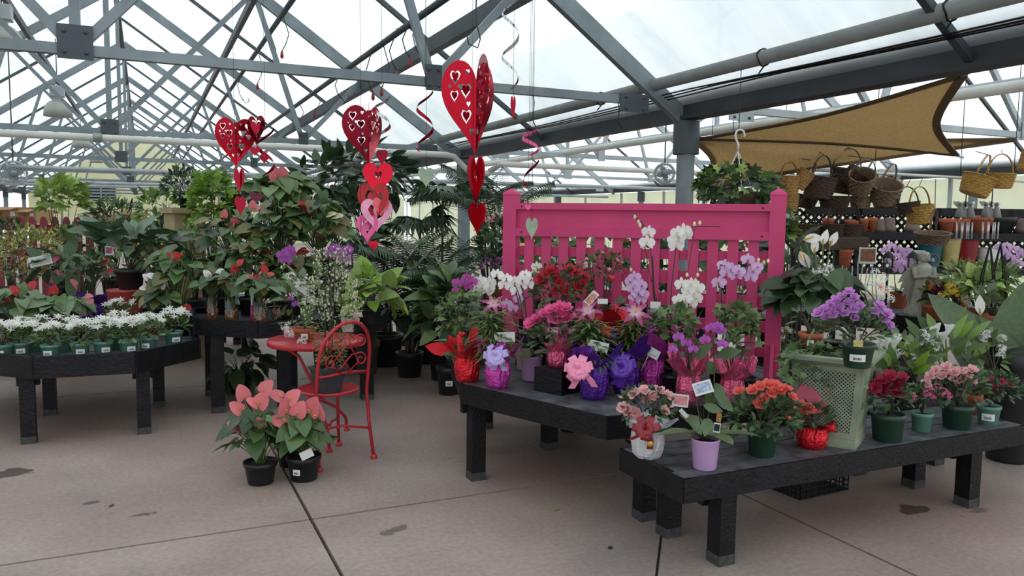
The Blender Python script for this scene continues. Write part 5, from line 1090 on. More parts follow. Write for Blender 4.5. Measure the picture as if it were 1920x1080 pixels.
shrub('black pot on the floor under the middle table',1070,None,0,(1080,770,24,20),'small',G_DARK,10,20,py=806,potspec=('nursery',MP_BLK,30,46,40))
# ================================================================ VASE TABLE
ZD=ZC-.03
anthurium('white anthurium in a glass vase, leftmost on the vase table',399,601,ZD,None,(400,530,70,45,16),[(388,513),(405,517),(412,510),(398,522)],F_WHITE,fs=18,ls=34,vase=(50,25))
anthurium('red anthurium in a glass vase of clay pebbles, second on the vase table',434,606,ZD,None,(440,530,75,60,18),[(440,505),(450,492),(466,520)],F_SRED,fs=22,ls=36,vase=(52,27))
anthurium('red anthurium in a glass vase third on the vase table',488,610,ZD,None,(495,535,90,60,20),[(488,512),(496,505),(484,520),(505,515)],F_SRED,fs=20,ls=36,vase=(52,28))
anthurium('red anthurium in a short glass vase at the right corner of the vase table',521,600,ZD,None,(530,545,60,50,14),[(530,530),(540,545)],F_SRED,fs=18,ls=32,vase=(46,24))
p,s=at(474,607,z=ZD); t=thing('test_tube_vase','thin magenta tube with a white tie on the vase table','vase',p); MB().tube([(0,0,0),(0,0,35*s)],4*s,10).build('tube_body',mat('magenta_tube','#a3326f',.3),t); MB().tube([(0,0,35*s),(0,0,55*s)],3*s,8).build('white_tie',MWH,t)
def stand(label,px,d,z,h,w): 
    p,s=atd(px,d,z); t=thing('plant_stand',label,'stand',p,.2); MB().box((0,0,h-.02),(w,w,.04)).build('shelf',M_BLK,t,smooth=False)
    for x in(-1,1):
        for y in(-1,1): MB().box((x*w*.42,y*w*.42,(h-.04)/2),(.04,.04,h-.04)).build('leg',M_BLK,t,smooth=False)
PB=('nursery',MP_BLK,40,50,42)
stand('black stand on the vase table raising the pink anthuriums',440,7.2,ZD,.3,.42); stand('black stand on the vase table raising the red and white anthuriums',560,7.2,ZD,.3,.7)
anthurium('pale pink anthurium high on the left of the vase table',432,None,ZD+.3,PB,(440,440,110,110,34),[(420,402),(434,424),(424,432),(450,418),(474,385),(482,393),(415,440),(455,460),(440,412)],F_SALM,fs=24,ls=38,d=7.2)
anthurium('red and cream anthurium in the middle of the vase table',530,None,ZD+.3,PB,(525,430,120,120,40),[(545,448),(528,424,F_CREAM),(500,470),(512,485),(475,472),(490,440,F_CREAM)],F_SRED,fs=24,ls=40,d=7.15)
anthurium('bright red anthurium on the right of the vase table below the ficus',600,None,ZD+.3,PB,(600,420,120,130,40),[(585,392),(582,412),(570,388),(620,402,F_CREAM),(632,405,F_CREAM),(600,440),(568,472),(620,470)],F_SRED,fs=26,ls=38,d=7.3)
anthurium('tall anthurium with one salmon bloom above the others, top of the pile',520,None,ZD+.3,PB,(525,360,110,80,26),[(515,328),(530,325)],F_SALM,fs=30,ls=48,d=7.6,leaf=G_MID)
for k,(px,d,cx,cy,m) in enumerate(((420,6.95,425,500,F_SRED),(545,6.9,550,500,F_SRED),(470,6.9,470,480,F_SALM))): anthurium(['low anthurium with a red bloom behind the left vases','low anthurium with red blooms behind the purple orchid','low anthurium with salmon blooms behind the middle vases'][k],px,None,ZD,('nursery',MP_BLK,34,40,34),(cx,cy,95,70,24),[(cx+rnd(-30,30),cy+rnd(-25,20)) for _ in range(3)],m,fs=20,ls=36,d=d)
orchid('deep purple orchid left of the jasmine column',540,None,ZD,('plain',MP_BLK,30,32,26),[([(545,560),(542,500),(537,470)],[(530,478),(543,468),(537,488),(545,475)],[(533,500),(544,493),(528,505)])],F_PURP,24,d=6.6,lip=F_PURP)
orchid('deep purple orchid right of the jasmine column',640,None,ZD,('plain',MP_BLK,30,32,26),[([(640,560),(645,500),(640,475)],[(620,475),(634,472),(648,475),(645,488),(628,466),(652,468)],[(615,465)])],F_PURP,24,d=6.6,lip=F_PURP)
shrub('bright green glossy pothos on the right of the vase table',695,6.45,ZD,(695,555,100,90),'heart',[G_BRIGHT,G_LIME],38,46,sep=True,potspec=('nursery',MP_BLK,30,40,34))
# ================================================================ LEFT TABLE
ZT=ZL-.03
wl=[(6,672),(39,668),(96,672),(151,669),(194,666),(242,664),(279,658),(326,647)]
wl2=[(66,660),(122,659),(218,655),(225,628)]
for i,(px,py) in enumerate(wl+wl2):
    nm=['first','second','third','fourth','fifth','sixth','seventh','eighth']
    lab=('white star-flowered plant in a green pot, %s from the left along the front lip'%nm[i]) if i<8 else ('white star-flowered plant in a green pot, %s from the left in the second row'%nm[i-8])
    cy=py-44; cr=(px,py-36,50,40)
    z=ZT
    t,s,D,h=azalea('white_flower_pot',lab,'flower',px,py,z,('nursery',MP_TEAL,27,34,26),cr,[],ls=11,n=90,sep=False,group='white flowers in green pots on the left table',leaf=G_MID,stk=(15,9) if i<8 else None,off=R.choice((-.4,0,.3)),fmats=[F_WHITE])
    c=rel(t,px,py-58,D)
    for k in range(30 if i<8 else 18): a=rnd(0,TAU); q=math.sqrt(rnd(0,1)); put('flower',fmesh('star',F_WHITE,M_STAMEN),t,frame(c+V((math.cos(a)*q*26*s,math.sin(a)*q*24*s,rnd(-.02,.025)+.035*(1-q))),(1,0,0),UP+V((rnd(-.5,.5),rnd(-.9,.1),0)),8*s))
anthurium('grey-leaved pink anthurium low at the far left edge, behind the white flowers',30,None,ZT,('nursery',MP_BLK,34,44,36),(35,565,110,65,20),[(12,560,F_SRED),(28,545,F_SRED),(60,535,F_SRED)],F_SPINK,fs=24,ls=42,d=6.25,leaf=G_ANTHG)
anthurium('grey-leaved anthurium with pink blooms in front of the red pedestal',135,None,ZT,('nursery',MP_BLK,34,50,42),(115,575,105,50,24),[(165,555),(140,532),(150,592),(168,565),(100,545,F_SRED)],F_SPINK,fs=24,ls=46,d=6.3,leaf=[G_ANTHG,G_ANTH])
anthurium('white anthurium in a glass vase before the red pedestal',282,None,ZT,None,(298,555,60,45,14),[(275,520),(285,518),(297,525),(270,540),(303,535)],F_WHITE,fs=20,ls=34,d=6.45,vase=(44,30))
anthurium('red anthurium at the right corner of the left table',335,None,ZT,('nursery',MP_BLK,36,44,36),(335,510,110,90,28),[(332,480),(320,482),(343,478),(312,497),(350,575),(328,492)],F_SRED,fs=22,ls=42,d=6.6)
anthurium('orange and red anthurium left of the red corner one',300,None,ZT,('nursery',MP_BLK,36,44,36),(280,480,80,70,16),[(308,462,F_ORG),(252,455,F_ORG),(320,470,F_SRED)],F_ORG,fs=22,ls=38,d=7.2)
anthurium('dark red anthurium behind the grey-leaved ones',168,None,ZT,('nursery',MP_BLK,36,44,36),(160,500,80,60,16),[(195,492),(205,508),(212,463,F_SPINK)],F_SRED,fs=22,ls=38,d=7.5)
p,s=atd(236,7.0,ZT); t=thing('red_pedestal','round red ceramic pedestal under the black pot on the left table','pedestal',p); ph=72*s; rr=30*s
MB().lathe([(.001,0),(rr*1.0,0),(rr*1.02,.02),(rr*.98,ph*.5),(rr*1.0,ph*.93),(rr*1.05,ph*.95),(rr*1.05,ph),(.001,ph)],28).build('pedestal_body',mat('red_glaze','#b2453f',.35,0,.1,4.),t)
t,s,D=shrub('dark blue-green philodendron in a black pot on the red pedestal',245,7.0,ZT+ph,(245,460,130,60),'phil',[G_DARK,leafm('leaf_blue_green','#5a786c',.35,.2,.1)],56,30,potspec=('nursery',MP_BLK,38,50,40),sep=True,zmin=-.2,up=.3)
for x,y in((253,452),): put('flower',fmesh('cluster',F_CORAL),t,frame(rel(t,x,y,D,.1),(1,0,0),tocam(t.location),8*s))
shrub('yellow-speckled bushy shrub at the left edge of the picture',45,7.4,ZT,(52,490,130,130),'small',G_GOLD,12,800,potspec=('nursery',MP_BLK,40,50,42),fl=('cluster',F_YEL,12,6,True))
t,s,D=shrub('dark bushy plant behind the yellow-speckled shrub',20,8.3,ZT,(15,445,60,70),'small',G_DARK,12,260,potspec=('nursery',MP_BLK,40,50,42))
t,s,D=shrub('pink bract plant with hanging rosy blooms on the left table',108,6.9,ZT,(115,500,70,70),'phil',[G_ANTHG,G_DARK],50,16,potspec=('nursery',MP_BLK,34,44,36),sep=True)
for x,y,k in((106,478,1),(107,505,1.2),(100,520,.8)):
    for j in range(7): a=TAU*j/7; put('bract',lmesh('ov',F_SPINK),t,frame(rel(t,x,y,D,.12),V((math.cos(a),math.sin(a),-.9)),V((math.cos(a),math.sin(a),.5)),17*s*k))
    b=MB()
    for j in range(14): b.ball(rel(t,x,y,D,.12)+V((rnd(-.025,.025),rnd(-.025,.025),-.05*k+rnd(-.02,.02))),.009,5)
    b.build('berry_cluster',F_MAG,t)
card(t,rel(t,76,489,D,.2),.17,.085,None,.22,None,'plant_card',mat('card_print_grey','#c3cbc6',.6,0,.15,40.),'white card with a small dark picture')
card(t,rel(t,204,470,D,.0),.06,.08,None,0,.1,'plant_card',mat('magenta_print','#a45d80',.6,0,.4,70.))
azalea('foil_wrapped_plant','plant in purple foil on the left table between the anthuriums','plant',172,None,ZT,None,(172,500,50,40),[],ls=14,n=40,d=7.3,wrap=(36,44,60,22,FO_PUR,19),fmats=[F_PURP])
shrub('clay bowl with a small plant at the left edge, under the speckled shrub',45,6.75,ZT,(42,515,50,24),'small',G_DARK,10,60,potspec=('clay',MP_CLAY,26,44,36),stk=(10,6))

t=[o for o in C.objects if o.get('label','').startswith('tall white orchid with two')][0]; card(t,rel(t,1229,572,4.72,.1),.06,.04)
t=[o for o in C.objects if o.get('label','').startswith('small rosebush')][0]; hpick(t,rel(t,1148,521,5.12,.25))
# ================================================================ FAR GREENERY
def far(label,px,d,z,cr,tp,m,ls,n,**k): k.setdefault('potspec',('nursery',MP_BLK,34,44,36)); return shrub(label,px,d,z,cr,tp,m,ls,n,**k)
far('pale green maple-leaved climber on a pole, above the picket fence',118,8.6,ZL,(118,375,85,80),'maple',[G_LIME,G_VAR],24,80,sep=True)
far('dark lacy fern left of the tall shrub, over the philodendron',215,9.4,ZL,(215,410,85,60),'lance',[G_DARK,G_MID],22,260)
far('bright green schefflera left of the tan pedestal',298,9.3,ZL,(300,400,85,90),'ov',[G_BRIGHT,G_MID],20,150,sep=True)
p,s=atd(352,8.8,0); hp=at(352,390,d=8.8)[0].z
t=thing('tan_pedestal','tall tan stone pedestal under the dark fine-leaved shrub','pedestal',p,.3); MB().box((0,0,.05),(.42,.42,.1)).build('base',mat('tan_stone','#a8926f',.8,0,.15,8.),t,smooth=False); MB().box((0,0,hp/2),(.33,.33,hp)).build('shaft',mat('tan_stone','#a8926f'),t,smooth=False); MB().box((0,0,hp-.03),(.4,.4,.06)).build('cap',mat('tan_stone','#a8926f'),t,smooth=False)
far('dark fine-leaved shrub in a black pot on the tan pedestal',352,8.8,hp,(345,352,80,75),'small',[G_DARK,G_BLACK],10,500,potspec=('nursery',MP_BLK,20,30,26))
far('lime green aralia left of the pink anthuriums',400,8.2,ZD,(400,385,85,130),'maple',[G_BRIGHT,G_FERN],18,240,potspec=('nursery',MP_BLK,34,44,36))
far('feathery asparagus fern between the left table and the vase table',368,7.8,ZT,(368,475,75,115),'lance',[G_FERN,G_MID],16,500)
far('mid green bushy plant behind the medinilla blooms',155,8.0,ZT,(160,470,90,80),'ov',[G_DARK,G_MID],26,90,sep=True)
far('low green plant under the lacy fern',205,8.0,ZT,(225,500,90,70),'ov',[G_DARK,G_MID],24,80,sep=True)
far('yellow flowering plant before the picket fence',122,8.9,ZL,(120,440,40,26),'small',G_LIME,12,70,fl=('cluster',F_YEL,16,10,True))
far('narrow dark palm between the schefflera and the asparagus fern',325,8.9,ZL,(322,450,70,60),'lance',G_BLACK,30,80)
FK=['large dark-leaved ficus tree, its crown under the roof pipe','second dark-leaved ficus right of the first, behind the lowest red heart']
for k,(px,d,cr,n) in enumerate(((615,8.4,(612,345,135,110),130),(705,8.9,(690,330,150,110),140))): shrub(FK[k],px,d,0,cr,'ov',[G_BLACK,G_DARK],36,n,sep=True,name='ficus_tree',cat='tree',potspec=('nursery',MP_BLK,60,60,50),zmin=-.8,up=-.3)
far('dark leafy plant filling the gap under the ficus trees',665,8.3,0,(660,440,120,150),'ov',[G_DARK,G_BLACK],30,150,sep=True,potspec=('nursery',MP_BLK,60,60,50))
far('tall green plant behind the salmon anthuriums',500,8.4,ZD,(500,400,140,120),'ov',[G_MID,G_DARK],26,170,sep=True)
fanpalm('green fan palm above the kentia palms',828,9.4,0,('nursery',MP_BLK,60,60,50),(830,368),9,85)
fanpalm('lower fan palm behind the kentia palms',770,9.8,0,('nursery',MP_BLK,60,60,50),(790,415),9,80)
palm('dark green palm right of the square column, left of the fence post',925,None,0,('nursery',MP_BLK,60,60,50),14,150,d=9.0,hub=(925,430),upr=(.4,2.4),nleaf=24)
palm('leafy palm rising behind the fence left post',915,None,0,('nursery',MP_BLK,60,60,50),12,130,d=9.8,hub=(900,390),upr=(.3,2.0),nleaf=24)
palm('low arching palm at the foot of the square column',850,None,0,('nursery',MP_BLK,60,60,50),10,120,d=7.7,hub=(830,520),upr=(.3,1.4),nleaf=22)
azalea('potted_cyclamen','pink cyclamen left of the fence post, highest of the pots there','cyclamen',930,None,ZM+.25,('clay',MP_CLAY,34,40,32),(928,440,60,60),[(917,414),(925,408),(935,412),(930,405),(940,408),(922,418)],ls=16,n=110,sep=False,fmats=[F_LPINK],fk='cluster',fs=20,d=7.2,leaf=G_DARK)
azalea('potted_cyclamen','white-flowered dark plant left of the fence post','cyclamen',925,None,ZM,('clay',MP_CLAY,34,40,32),(925,470,60,50),[(935,452),(942,455),(928,450)],ls=16,n=110,sep=False,fmats=[F_WHITE],fk='cluster',fs=12,d=6.9,leaf=G_DARK)
t,s,D,h=azalea('potted_cyclamen','magenta flowering plant with a white card left of the fence post','cyclamen',918,None,ZM,('nursery',MP_BLK,34,40,32),(918,500,60,40),[(910,488),(920,492),(930,500),(905,500),(925,510),(935,488)],ls=14,n=80,sep=False,fmats=[F_MAG],fk='cluster',fs=18,d=6.75,leaf=G_DARK); card(t,rel(t,901,499,D,.05),.07,.045,None,.1,.08)
p,s=atd(920,7.0,0); t=thing('display_table','small black side table left of the fence post','table',p); MB().box((0,0,ZM-.02),(.5,.9,.04)).build('tabletop',M_BLK,t,smooth=False)
for x in(-.2,.2):
    for y in(-.4,.4): MB().box((x,y,(ZM-.04)/2),(.06,.06,ZM-.04)).build('leg',M_BLK,t,smooth=False)
p,s=atd(930,7.2,ZM); t=thing('plant_stand','black stand under the pink cyclamen','stand',p); MB().box((0,0,.125),(.22,.22,.248)).build('block',M_BLK,t,smooth=False)
MB().box((0,0,.246),(.25,.25,.006)).build('top_board',M_BLK,t,smooth=False)
# seen through the pink fence
fx=[(1000,'yellow pansies',F_YEL),(1045,'yellow and dark pansies',F_YEL),(1100,'white bedding flowers',F_WHITE),(1150,'orange primulas',F_ORG),(1200,'purple primulas',F_PURP),(1255,'white primulas',F_WHITE),(1310,'pink cyclamen',F_LPINK),(1360,'white cyclamen',F_WHITE),(1410,'pink bedding flowers',F_PINK)]
for k,(px,nm,fm) in enumerate(fx):
    far('%s showing through the slats of the pink fence'%nm,px,8.0+.25*(k%3),ZM,(px,480+12*(k%3),62,110),'ov' if k%2 else 'big',[G_MID,G_GREY],34,50,sep=True,fl=('cluster',fm,20,9,True))
for k,px in enumerate((1020,1080,1225,1340,1395)): far(['low leafy pot behind the fence, far left slats','low leafy pot behind the fence, left of centre','low leafy pot behind the fence centre','low leafy pot behind the fence, right of centre','low leafy pot behind the fence, far right slats'][k],px,7.95,ZM,(px,560,64,70),'ov',[G_DARK,G_MID],26,60,sep=True,fl=('cluster',[F_WHITE,F_PINK,F_LAV,F_PINK,F_WHITE][k],14,5,True))
# hanging basket
p,s=at(1383,372,d=5.9); t=thing('hanging_ivy_basket','hanging ivy basket on white plastic hanger above the fence right end','hanging plant',p); D=5.9
MB().lathe([(.001,-.1),(.1,-.1),(.15,.03),(.16,.05),(.15,.05)],20).build('basket_pot',MP_BRN,t)
leaves(t,crown(210,rel(t,1382,352,D),(.33,.3,.15),.085,-.7,.55,-.1),'maple',[G_DARK,G_MID,G_DARK,G_LIME],True)
top=rel(t,1384,283,D)
for a in(0,2.1,4.2): MB().tube([(.15*math.cos(a),.15*math.sin(a),.04),top],.004,5).build('hanger_strand',MWH,t)
hk=[top,top+UP*.05,top+UP*.09+RGT*-.02]+[top+UP*(.12+.04*math.sin(q))+RGT*(.01-.035*math.cos(q)) for q in(0,.8,1.6,2.4,3.1,3.6)]
MB().tube(hk,.008,6).build('hanger_hook',MWH,t); MB().tube([top+UP*.16,top+UP*.25,top+UP*.6],.004,4).build('wire',M_WIRE,t)
# ================================================================ RIGHT DISPLAY
MW1=mat('wicker_tan','#a07a44',.7,0,.3,40.,bump=.6); MW2=mat('wicker_dark','#4b382d',.7,0,.3,40.,bump=.6); MW3=mat('wicker_grey','#7a6650',.75,0,.3,40.,bump=.6); MW4=mat('wicker_gold','#b08a45',.6,0,.3,40.,bump=.5)
BD=8.6
pp0,ps=at(1440,315,d=BD); 
bpole=pipe('basket_pole',[at(1430,314,d=BD)[0],at(1650,325,d=BD)[0],at(1920,340,d=BD)[0]],.016,M_PVC,'long pale pole from which the wicker baskets hang','pole')
for q in(1470,1640,1800,1900):
    p,_=at(q,314+11*(q-1430)/220 if q<1650 else 325+15*(q-1650)/270,d=BD); MB().tube([p,(p.x,p.y,roofz(p.x,CX[1])+.16)],.005,4).build('hanger_wire',M_WIRE,bpole)
def basket(label,px,py,w,h,m,tilt=(0,0),hh=1.0,d=BD,oval=1.0,handle=True,hang=True,rb=.8):
    p,s=at(px,py+h/2,d=d); t=thing('wicker_basket',label,'basket',p,rnd(-.5,.5),'wicker baskets'); w*=s; h*=s
    Mt=Matrix.Rotation(tilt[0],4,RGT)@Matrix.Rotation(tilt[1],4,FWD); r=w/2; n=7
    pr=[(.001,0),(r*rb,0)]
    for i in range(n*2+1): u=i/(n*2); pr.append((r*(rb+(1-rb)*u)*(1+(.035 if i%2 else -.02)),h*u))
    pr+=[(r*1.06,h*1.0),(r*1.06,h*1.05),(r*.95,h*1.03),(r*.9*rb,.06*h),(.001,.05*h)]
    Sx=Matrix.Diagonal((1,oval,1,1)); MB().lathe(pr,26,0,Mt@Sx,lambda i,j,rr,z:(rr*(1+(.05 if (i//2+j)%2 else -.04)*(2<i<n*2+3)),z)).build('woven_body',m,t,smooth=False)
    if handle:
        a=[TAU/2*i/16 for i in range(17)]
        for o in(-.006,.006): MB().tube([Mt@V((r*math.cos(q),o,h+hh*r*1.5*math.sin(q))) for q in a],.005,6).build('handle',m,t)
    if hang: q=Mt@V((0,0,h+hh*r*1.5)) if handle else V((0,0,h)); zt=at(px,322+(px-1440)*.045,d=d)[0].z-p.z; MB().tube([q,(0,0,max(q.z+.04,zt))],.004,4).build('hanging_wire',M_WIRE,t)
    return t
for a in ((1478,352,38,40,MW1,'pale wicker basket with thin handles at the left of the pole',(0,0)),(1495,335,30,34,MW1,'pale basket tipped sideways beside the leftmost basket',(.2,.5)),(1532,354,58,38,MW2,'dark wide basket hanging low left on the pole',(0,.15)),(1478,382,36,30,MW1,'tan lower basket beside the fence post',(0,0)),(1505,378,46,24,MW2,'dark shallow basket by the fence post',(0,.2)),(1578,340,52,44,MW2,'dark brown cloth-like basket in the middle of the pole',(.1,.15)),(1564,380,56,22,MW2,'flat dark oval basket under the middle of the pole',(0,0)),(1612,340,46,38,MW3,'greyish basket with its mouth turned to the camera',(.7,.1)),(1613,380,38,22,MW3,'small grey basket with a tall thin handle',(0,0)),(1588,328,40,30,MW2,'dark basket tipped over near the pole',(.6,.5)),(1655,360,56,34,MW3,'round grey basket tilted left of the gold one',(.5,-.2)),(1662,378,50,24,MW3,'grey basket hung right under the tilted round one',(0,-.1)),(1705,390,40,20,MW2,'dark basket behind the gold one',(0,-.15)),(1725,402,48,32,MW4,'gold wicker basket hanging lowest on the right',(.1,-.12)),(1747,447,62,20,MW3,'flat tilted basket under the gold one',(.1,-.1)),(1824,348,58,34,MW4,'honey-coloured basket tipped forward at the right',(.15,.3)),(1873,340,50,26,MW4,'honey-coloured basket with tall round handle at the far right',(0,.03)),(1925,305,44,36,MW1,'basket cut by the right edge of the picture',(.2,.3))):
    px,py,w,h,m,lab,tl=a; basket(lab,px,py,w,h,m,tl,1.0,BD-.3 if px>1700 or m is MW1 else BD+rnd(-.25,.25))
# long dark basket with nested hoops on the shelf left part
for k,(px,w) in enumerate(((1508,52),(1560,46),(1592,44))):
    basket(['dark basket with a thick arched handle, left on the shelf','dark basket with nested hoop handles, middle of the shelf left part','dark basket with nested hoop handles next to the clay pots'][k],px,432,w,22,MW2,(0,0),1.3,8.4,1,True,False,.9)
lp,ls_=at(1553,466,d=8.4); t=thing('basket_bench','long dark woven trough under the dark handled baskets','basket',lp,math.atan2(RGT.y,RGT.x))
for k in range(6): MB().box((0,-.14,.0+.022*k),(130*ls_,.02,.018)).build('woven_band',MW2,t,smooth=False)
MB().box((0,0,.065),(128*ls_,.26,.13)).build('trough_body',MW2,t,smooth=False)
for x in(-50,15): MB().box((x*ls_,0,-(lp.z)/2),(.05,.05,lp.z)).build('leg',M_BLK,t,smooth=False)
# pots on the shelves
M_GLR=mat('red_glaze_pot','#7d1c26',.25,0,.08); M_GLW=mat('white_glaze_pot','#d9dad4',.3,0,.04); M_GLT=mat('teal_glaze_pot','#1f5460',.25,0,.1); M_GLY=mat('straw_glaze_pot','#a89a62',.4,0,.1); M_TAUPE=mat('taupe_pot','#6d5b55',.7,0,.15)
def shpot(px,row,w,h,m,lab,st='clay',inv=False,ribs=0,group=None,dp=.12):
    p=onshelf(px,row,dp); s=SD/FPX; t=thing('flower_pot',lab,'pot',p,0,group)
    r=w*s/2; H=h*s
    if ribs: b=MB(); pr=[(.001,0),(r*.7,0)]+[(r*(.72+.3*i/(2*ribs))*(1+.03*(i%2)),H*i/(2*ribs)) for i in range(2*ribs+1)]+[(r*1.05,H),(r*.9,H),(r*.6,.1*H),(.001,.1*H)]; b.lathe(pr,20).build('pot_body',m,t)
    elif inv: MB().lathe([(.001,H),(r*.72,H),(r*.95,H*.3),(r,H*.3),(r*1.05,.28*H),(r*1.05,0),(.001,0)],18).build('pot_body',m,t)
    else: MB().lathe([(.001,0),(r*.72,0),(r*.95,H*.68),(r,H*.7),(r*1.05,H*.72),(r*1.06,H),(r*.9,H),(r*.7,.2*H),(.001,.2*H)],18).build('pot_body',m,t)
    return t
for i,(px,w,h,m) in enumerate(((1601,16,24,MP_CLAY),(1616,16,26,MP_CLAY),(1630,20,24,M_TAUPE),(1648,22,26,M_TAUPE),(1690,26,30,M_TAUPE),(1752,26,26,MP_CLAY),(1768,20,24,MP_CLAY),(1782,24,26,MP_CLAY),(1812,44,32,MP_CLAY),(1850,50,30,MP_BLK),(1900,40,28,M_TAUPE),(1575,18,22,MP_CLAY),(1585,16,20,MP_CLAY),(1535,20,24,MP_CLAY))):
    nm='taupe' if m is M_TAUPE else 'terracotta' if m is MP_CLAY else 'black'
    shpot(px,0,w,h,m,'%s flower pot on the upper shelf board, %s'%(nm,['beside the dark baskets','second of the clay row by the baskets','left of the paired taupe pots','right of the paired taupe pots','behind the grey basket','left under the gold basket','behind the first wind chime left edge','just left of the first wind chime','widest, behind the first wind chime','behind the second wind chime','at the far right end','third from the dark baskets','small, by the hoop handles','seen inside the hoop handles'][i]),inv=(i in(2,3,4,10)))
shpot(1719,1,44,52,M_GLT,'teal ribbed glazed pot on the lower shelf behind the angel',ribs=5,dp=.2); shpot(1752,1,34,56,M_GLY,'straw-coloured ribbed pot on the lower shelf beside the red one',ribs=6,dp=.24); shpot(1783,1,42,54,M_GLR,'dark red ribbed glazed pot on the lower shelf',ribs=6,dp=.2); shpot(1826,1,40,40,M_GLW,'white ribbed glazed pot on the lower shelf under the wind chimes',ribs=6,dp=.2); shpot(1694,1,30,34,M_STEELL,'pale metal bucket on the lower shelf',dp=.2); shpot(1560,1,36,40,MP_CLAY,'terracotta pot on the lower shelf behind the peace lily blooms',dp=.2)
# wind chimes
MCH=mat('grey_ceramic','#8b8b86',.7,0,.15,9.); MTB=mat('chime_tube','#c9cacb',.25,.6)
for k,px in enumerate((1809,1858)):
    p,s=at(px,408,d=BD); t=thing('wind_chime',['wind chime of grey angel bells, left of the two at the right','wind chime of grey angel bells, right of the two, near the far post'][k],'wind chime',p,math.atan2(RGT.y,RGT.x))
    for j,x in enumerate((-9,0,9)):
        y=.03*(j%2); o=MB().lathe([(.001,22*s),(4*s,20*s),(6*s,12*s),(9*s,0),(8*s,0),(.001,16*s)],14,0,Matrix.Translation((x*s*1.1,y,0))).build('bell',MCH,t); MB().ball((x*s*1.1,y,25*s),4*s,8).build('head',MCH,o)
        for q in(-1,1): MB().add(L_OV,frame((x*s*1.1,y,18*s),(q*.8,.2,1),(0,-1,.1),18*s)).build('wing',MTB,o)
    for j in range(9): x=(-14+28*j/8)*s; MB().tube([(x,.03*math.sin(j*2),0),(x,.03*math.sin(j*2),-8*s)],.0015,3).build('string',M_WIRE,t); MB().tube([(x,.03*math.sin(j*2),-8*s),(x,.03*math.sin(j*2),-40*s)],.008,8).build('chime_tube',MTB,t)
    MB().tube([(0,0,20*s),(0,0,at(px,325+15*(px-1650)/270,d=BD)[0].z-p.z+.02)],.006,5).build('hanging_wire',M_WIRE,t)
# statues
MST=mat('weathered_stone','#a5a498',.85,0,.2,14.,bump=.5)
def figure(par,H,m,nm='robed_body'):
    pr=[(.001,0),(.2,0),(.19,.04),(.15,.3),(.12,.5),(.135,.62),(.15,.7),(.13,.78),(.055,.83),(.045,.86),(.075,.9),(.08,.94),(.06,.985),(.001,1)]
    def wob(i,j,r,z): a=TAU*j/20; return r*(1+.07*math.sin(a*7)*(i in(1,2,3,4)))*(1.0-.25*abs(math.sin(a))*(4<i<9)),z
    b=MB().lathe([(r*H,z*H) for r,z in pr],20,0,None,wob)
    f=-FWD
    for sg in(-1,1): sd=RGT*sg; b.tube([sd*.14*H+UP*.75*H,sd*.15*H+UP*.6*H+f*.05*H,sd*.03*H+UP*.62*H+f*.14*H,UP*.66*H+f*.15*H],[.045*H,.04*H,.03*H,.022*H],8)
    b.ball(UP*.935*H+f*.07*H,.02*H,6); o=b.build(nm,m,par)
    for sg in(-1,1): MB().tube([RGT*sg*.03*H+UP*.95*H+f*.066*H,RGT*sg*.03*H+UP*.95*H+f*.08*H],.009*H,5).build('eye',mat('dark_stone','#5d594f',.9),o)  # eyes are small pegs in a darker stone colour
    MB().lathe([(.001,1.005*H),(.07*H,.99*H),(.09*H,.93*H),(.085*H,.85*H),(.08*H,.85*H)],14,0,Matrix.Translation(FWD*.015*H)).build('hair',m,o)
    return o
def statue(label,px,py,hpx,z,m,wings=True,plinth=0,d=None,cat='statue'):
    p,s=place(px,py,z,d); t=thing('angel_statue',label,cat,p); H=hpx*s
    if plinth: MB().box((0,0,plinth*H/2),(.34*H,.34*H,plinth*H)).build('plinth',m,t,smooth=False)
    o=figure(t,H*(1-plinth),m); o.matrix_basis=Matrix.Translation((0,0,plinth*H))
    if wings:
        for sg in(-1,1):
            b=MB()
            for k in range(5): b.add(L_OV,frame(RGT*sg*.05*H+UP*(.8-.03*k)*H+FWD*(.08+.006*k)*H,RGT*sg*(.52-.1*k)+UP*(-.55-.1*k),FWD*-1,(.3*H,(.42+.04*k)*H,.15*H)))
            b.build('wing',m,t,Matrix.Translation((0,0,plinth*H)))
    return t
statue('tall grey stone angel with folded hands on the right table',1727,592,120,ZR,MST)
statue('small robed stone figure on a square plinth before the tall angel',1743,594,55,ZR,MST,False,.2); statue('small pale stone figure on a plinth left of the driftwood',1708,588,50,ZR,mat('pale_stone','#b5b2a6',.85,0,.2,14.,bump=.4),False,.2)
statue('silver angel figurine at the right edge of the right table',1897,608,58,ZR,mat('silver_figure','#a9aaa8',.35,.5,.1))
p,s=at(1722,592,z=ZR); t=thing('driftwood_sculpture','brown driftwood carving standing beside the angel','sculpture',p+V((-.07,-.12,0))); MDW=mat('driftwood','#6b543c',.85,0,.35,18.,bump=.6)
MB().tube([(0,0,0),(.01,0,.08),(-.01,.01,.15),(.03,0,.22),(.07,0,.26)],[.035,.03,.028,.03,.015],8).build('trunk',MDW,t); MB().tube([(0,0,.14),(-.04,0,.2),(-.03,0,.26)],[.02,.018,.008],7).build('branch',MDW,t)
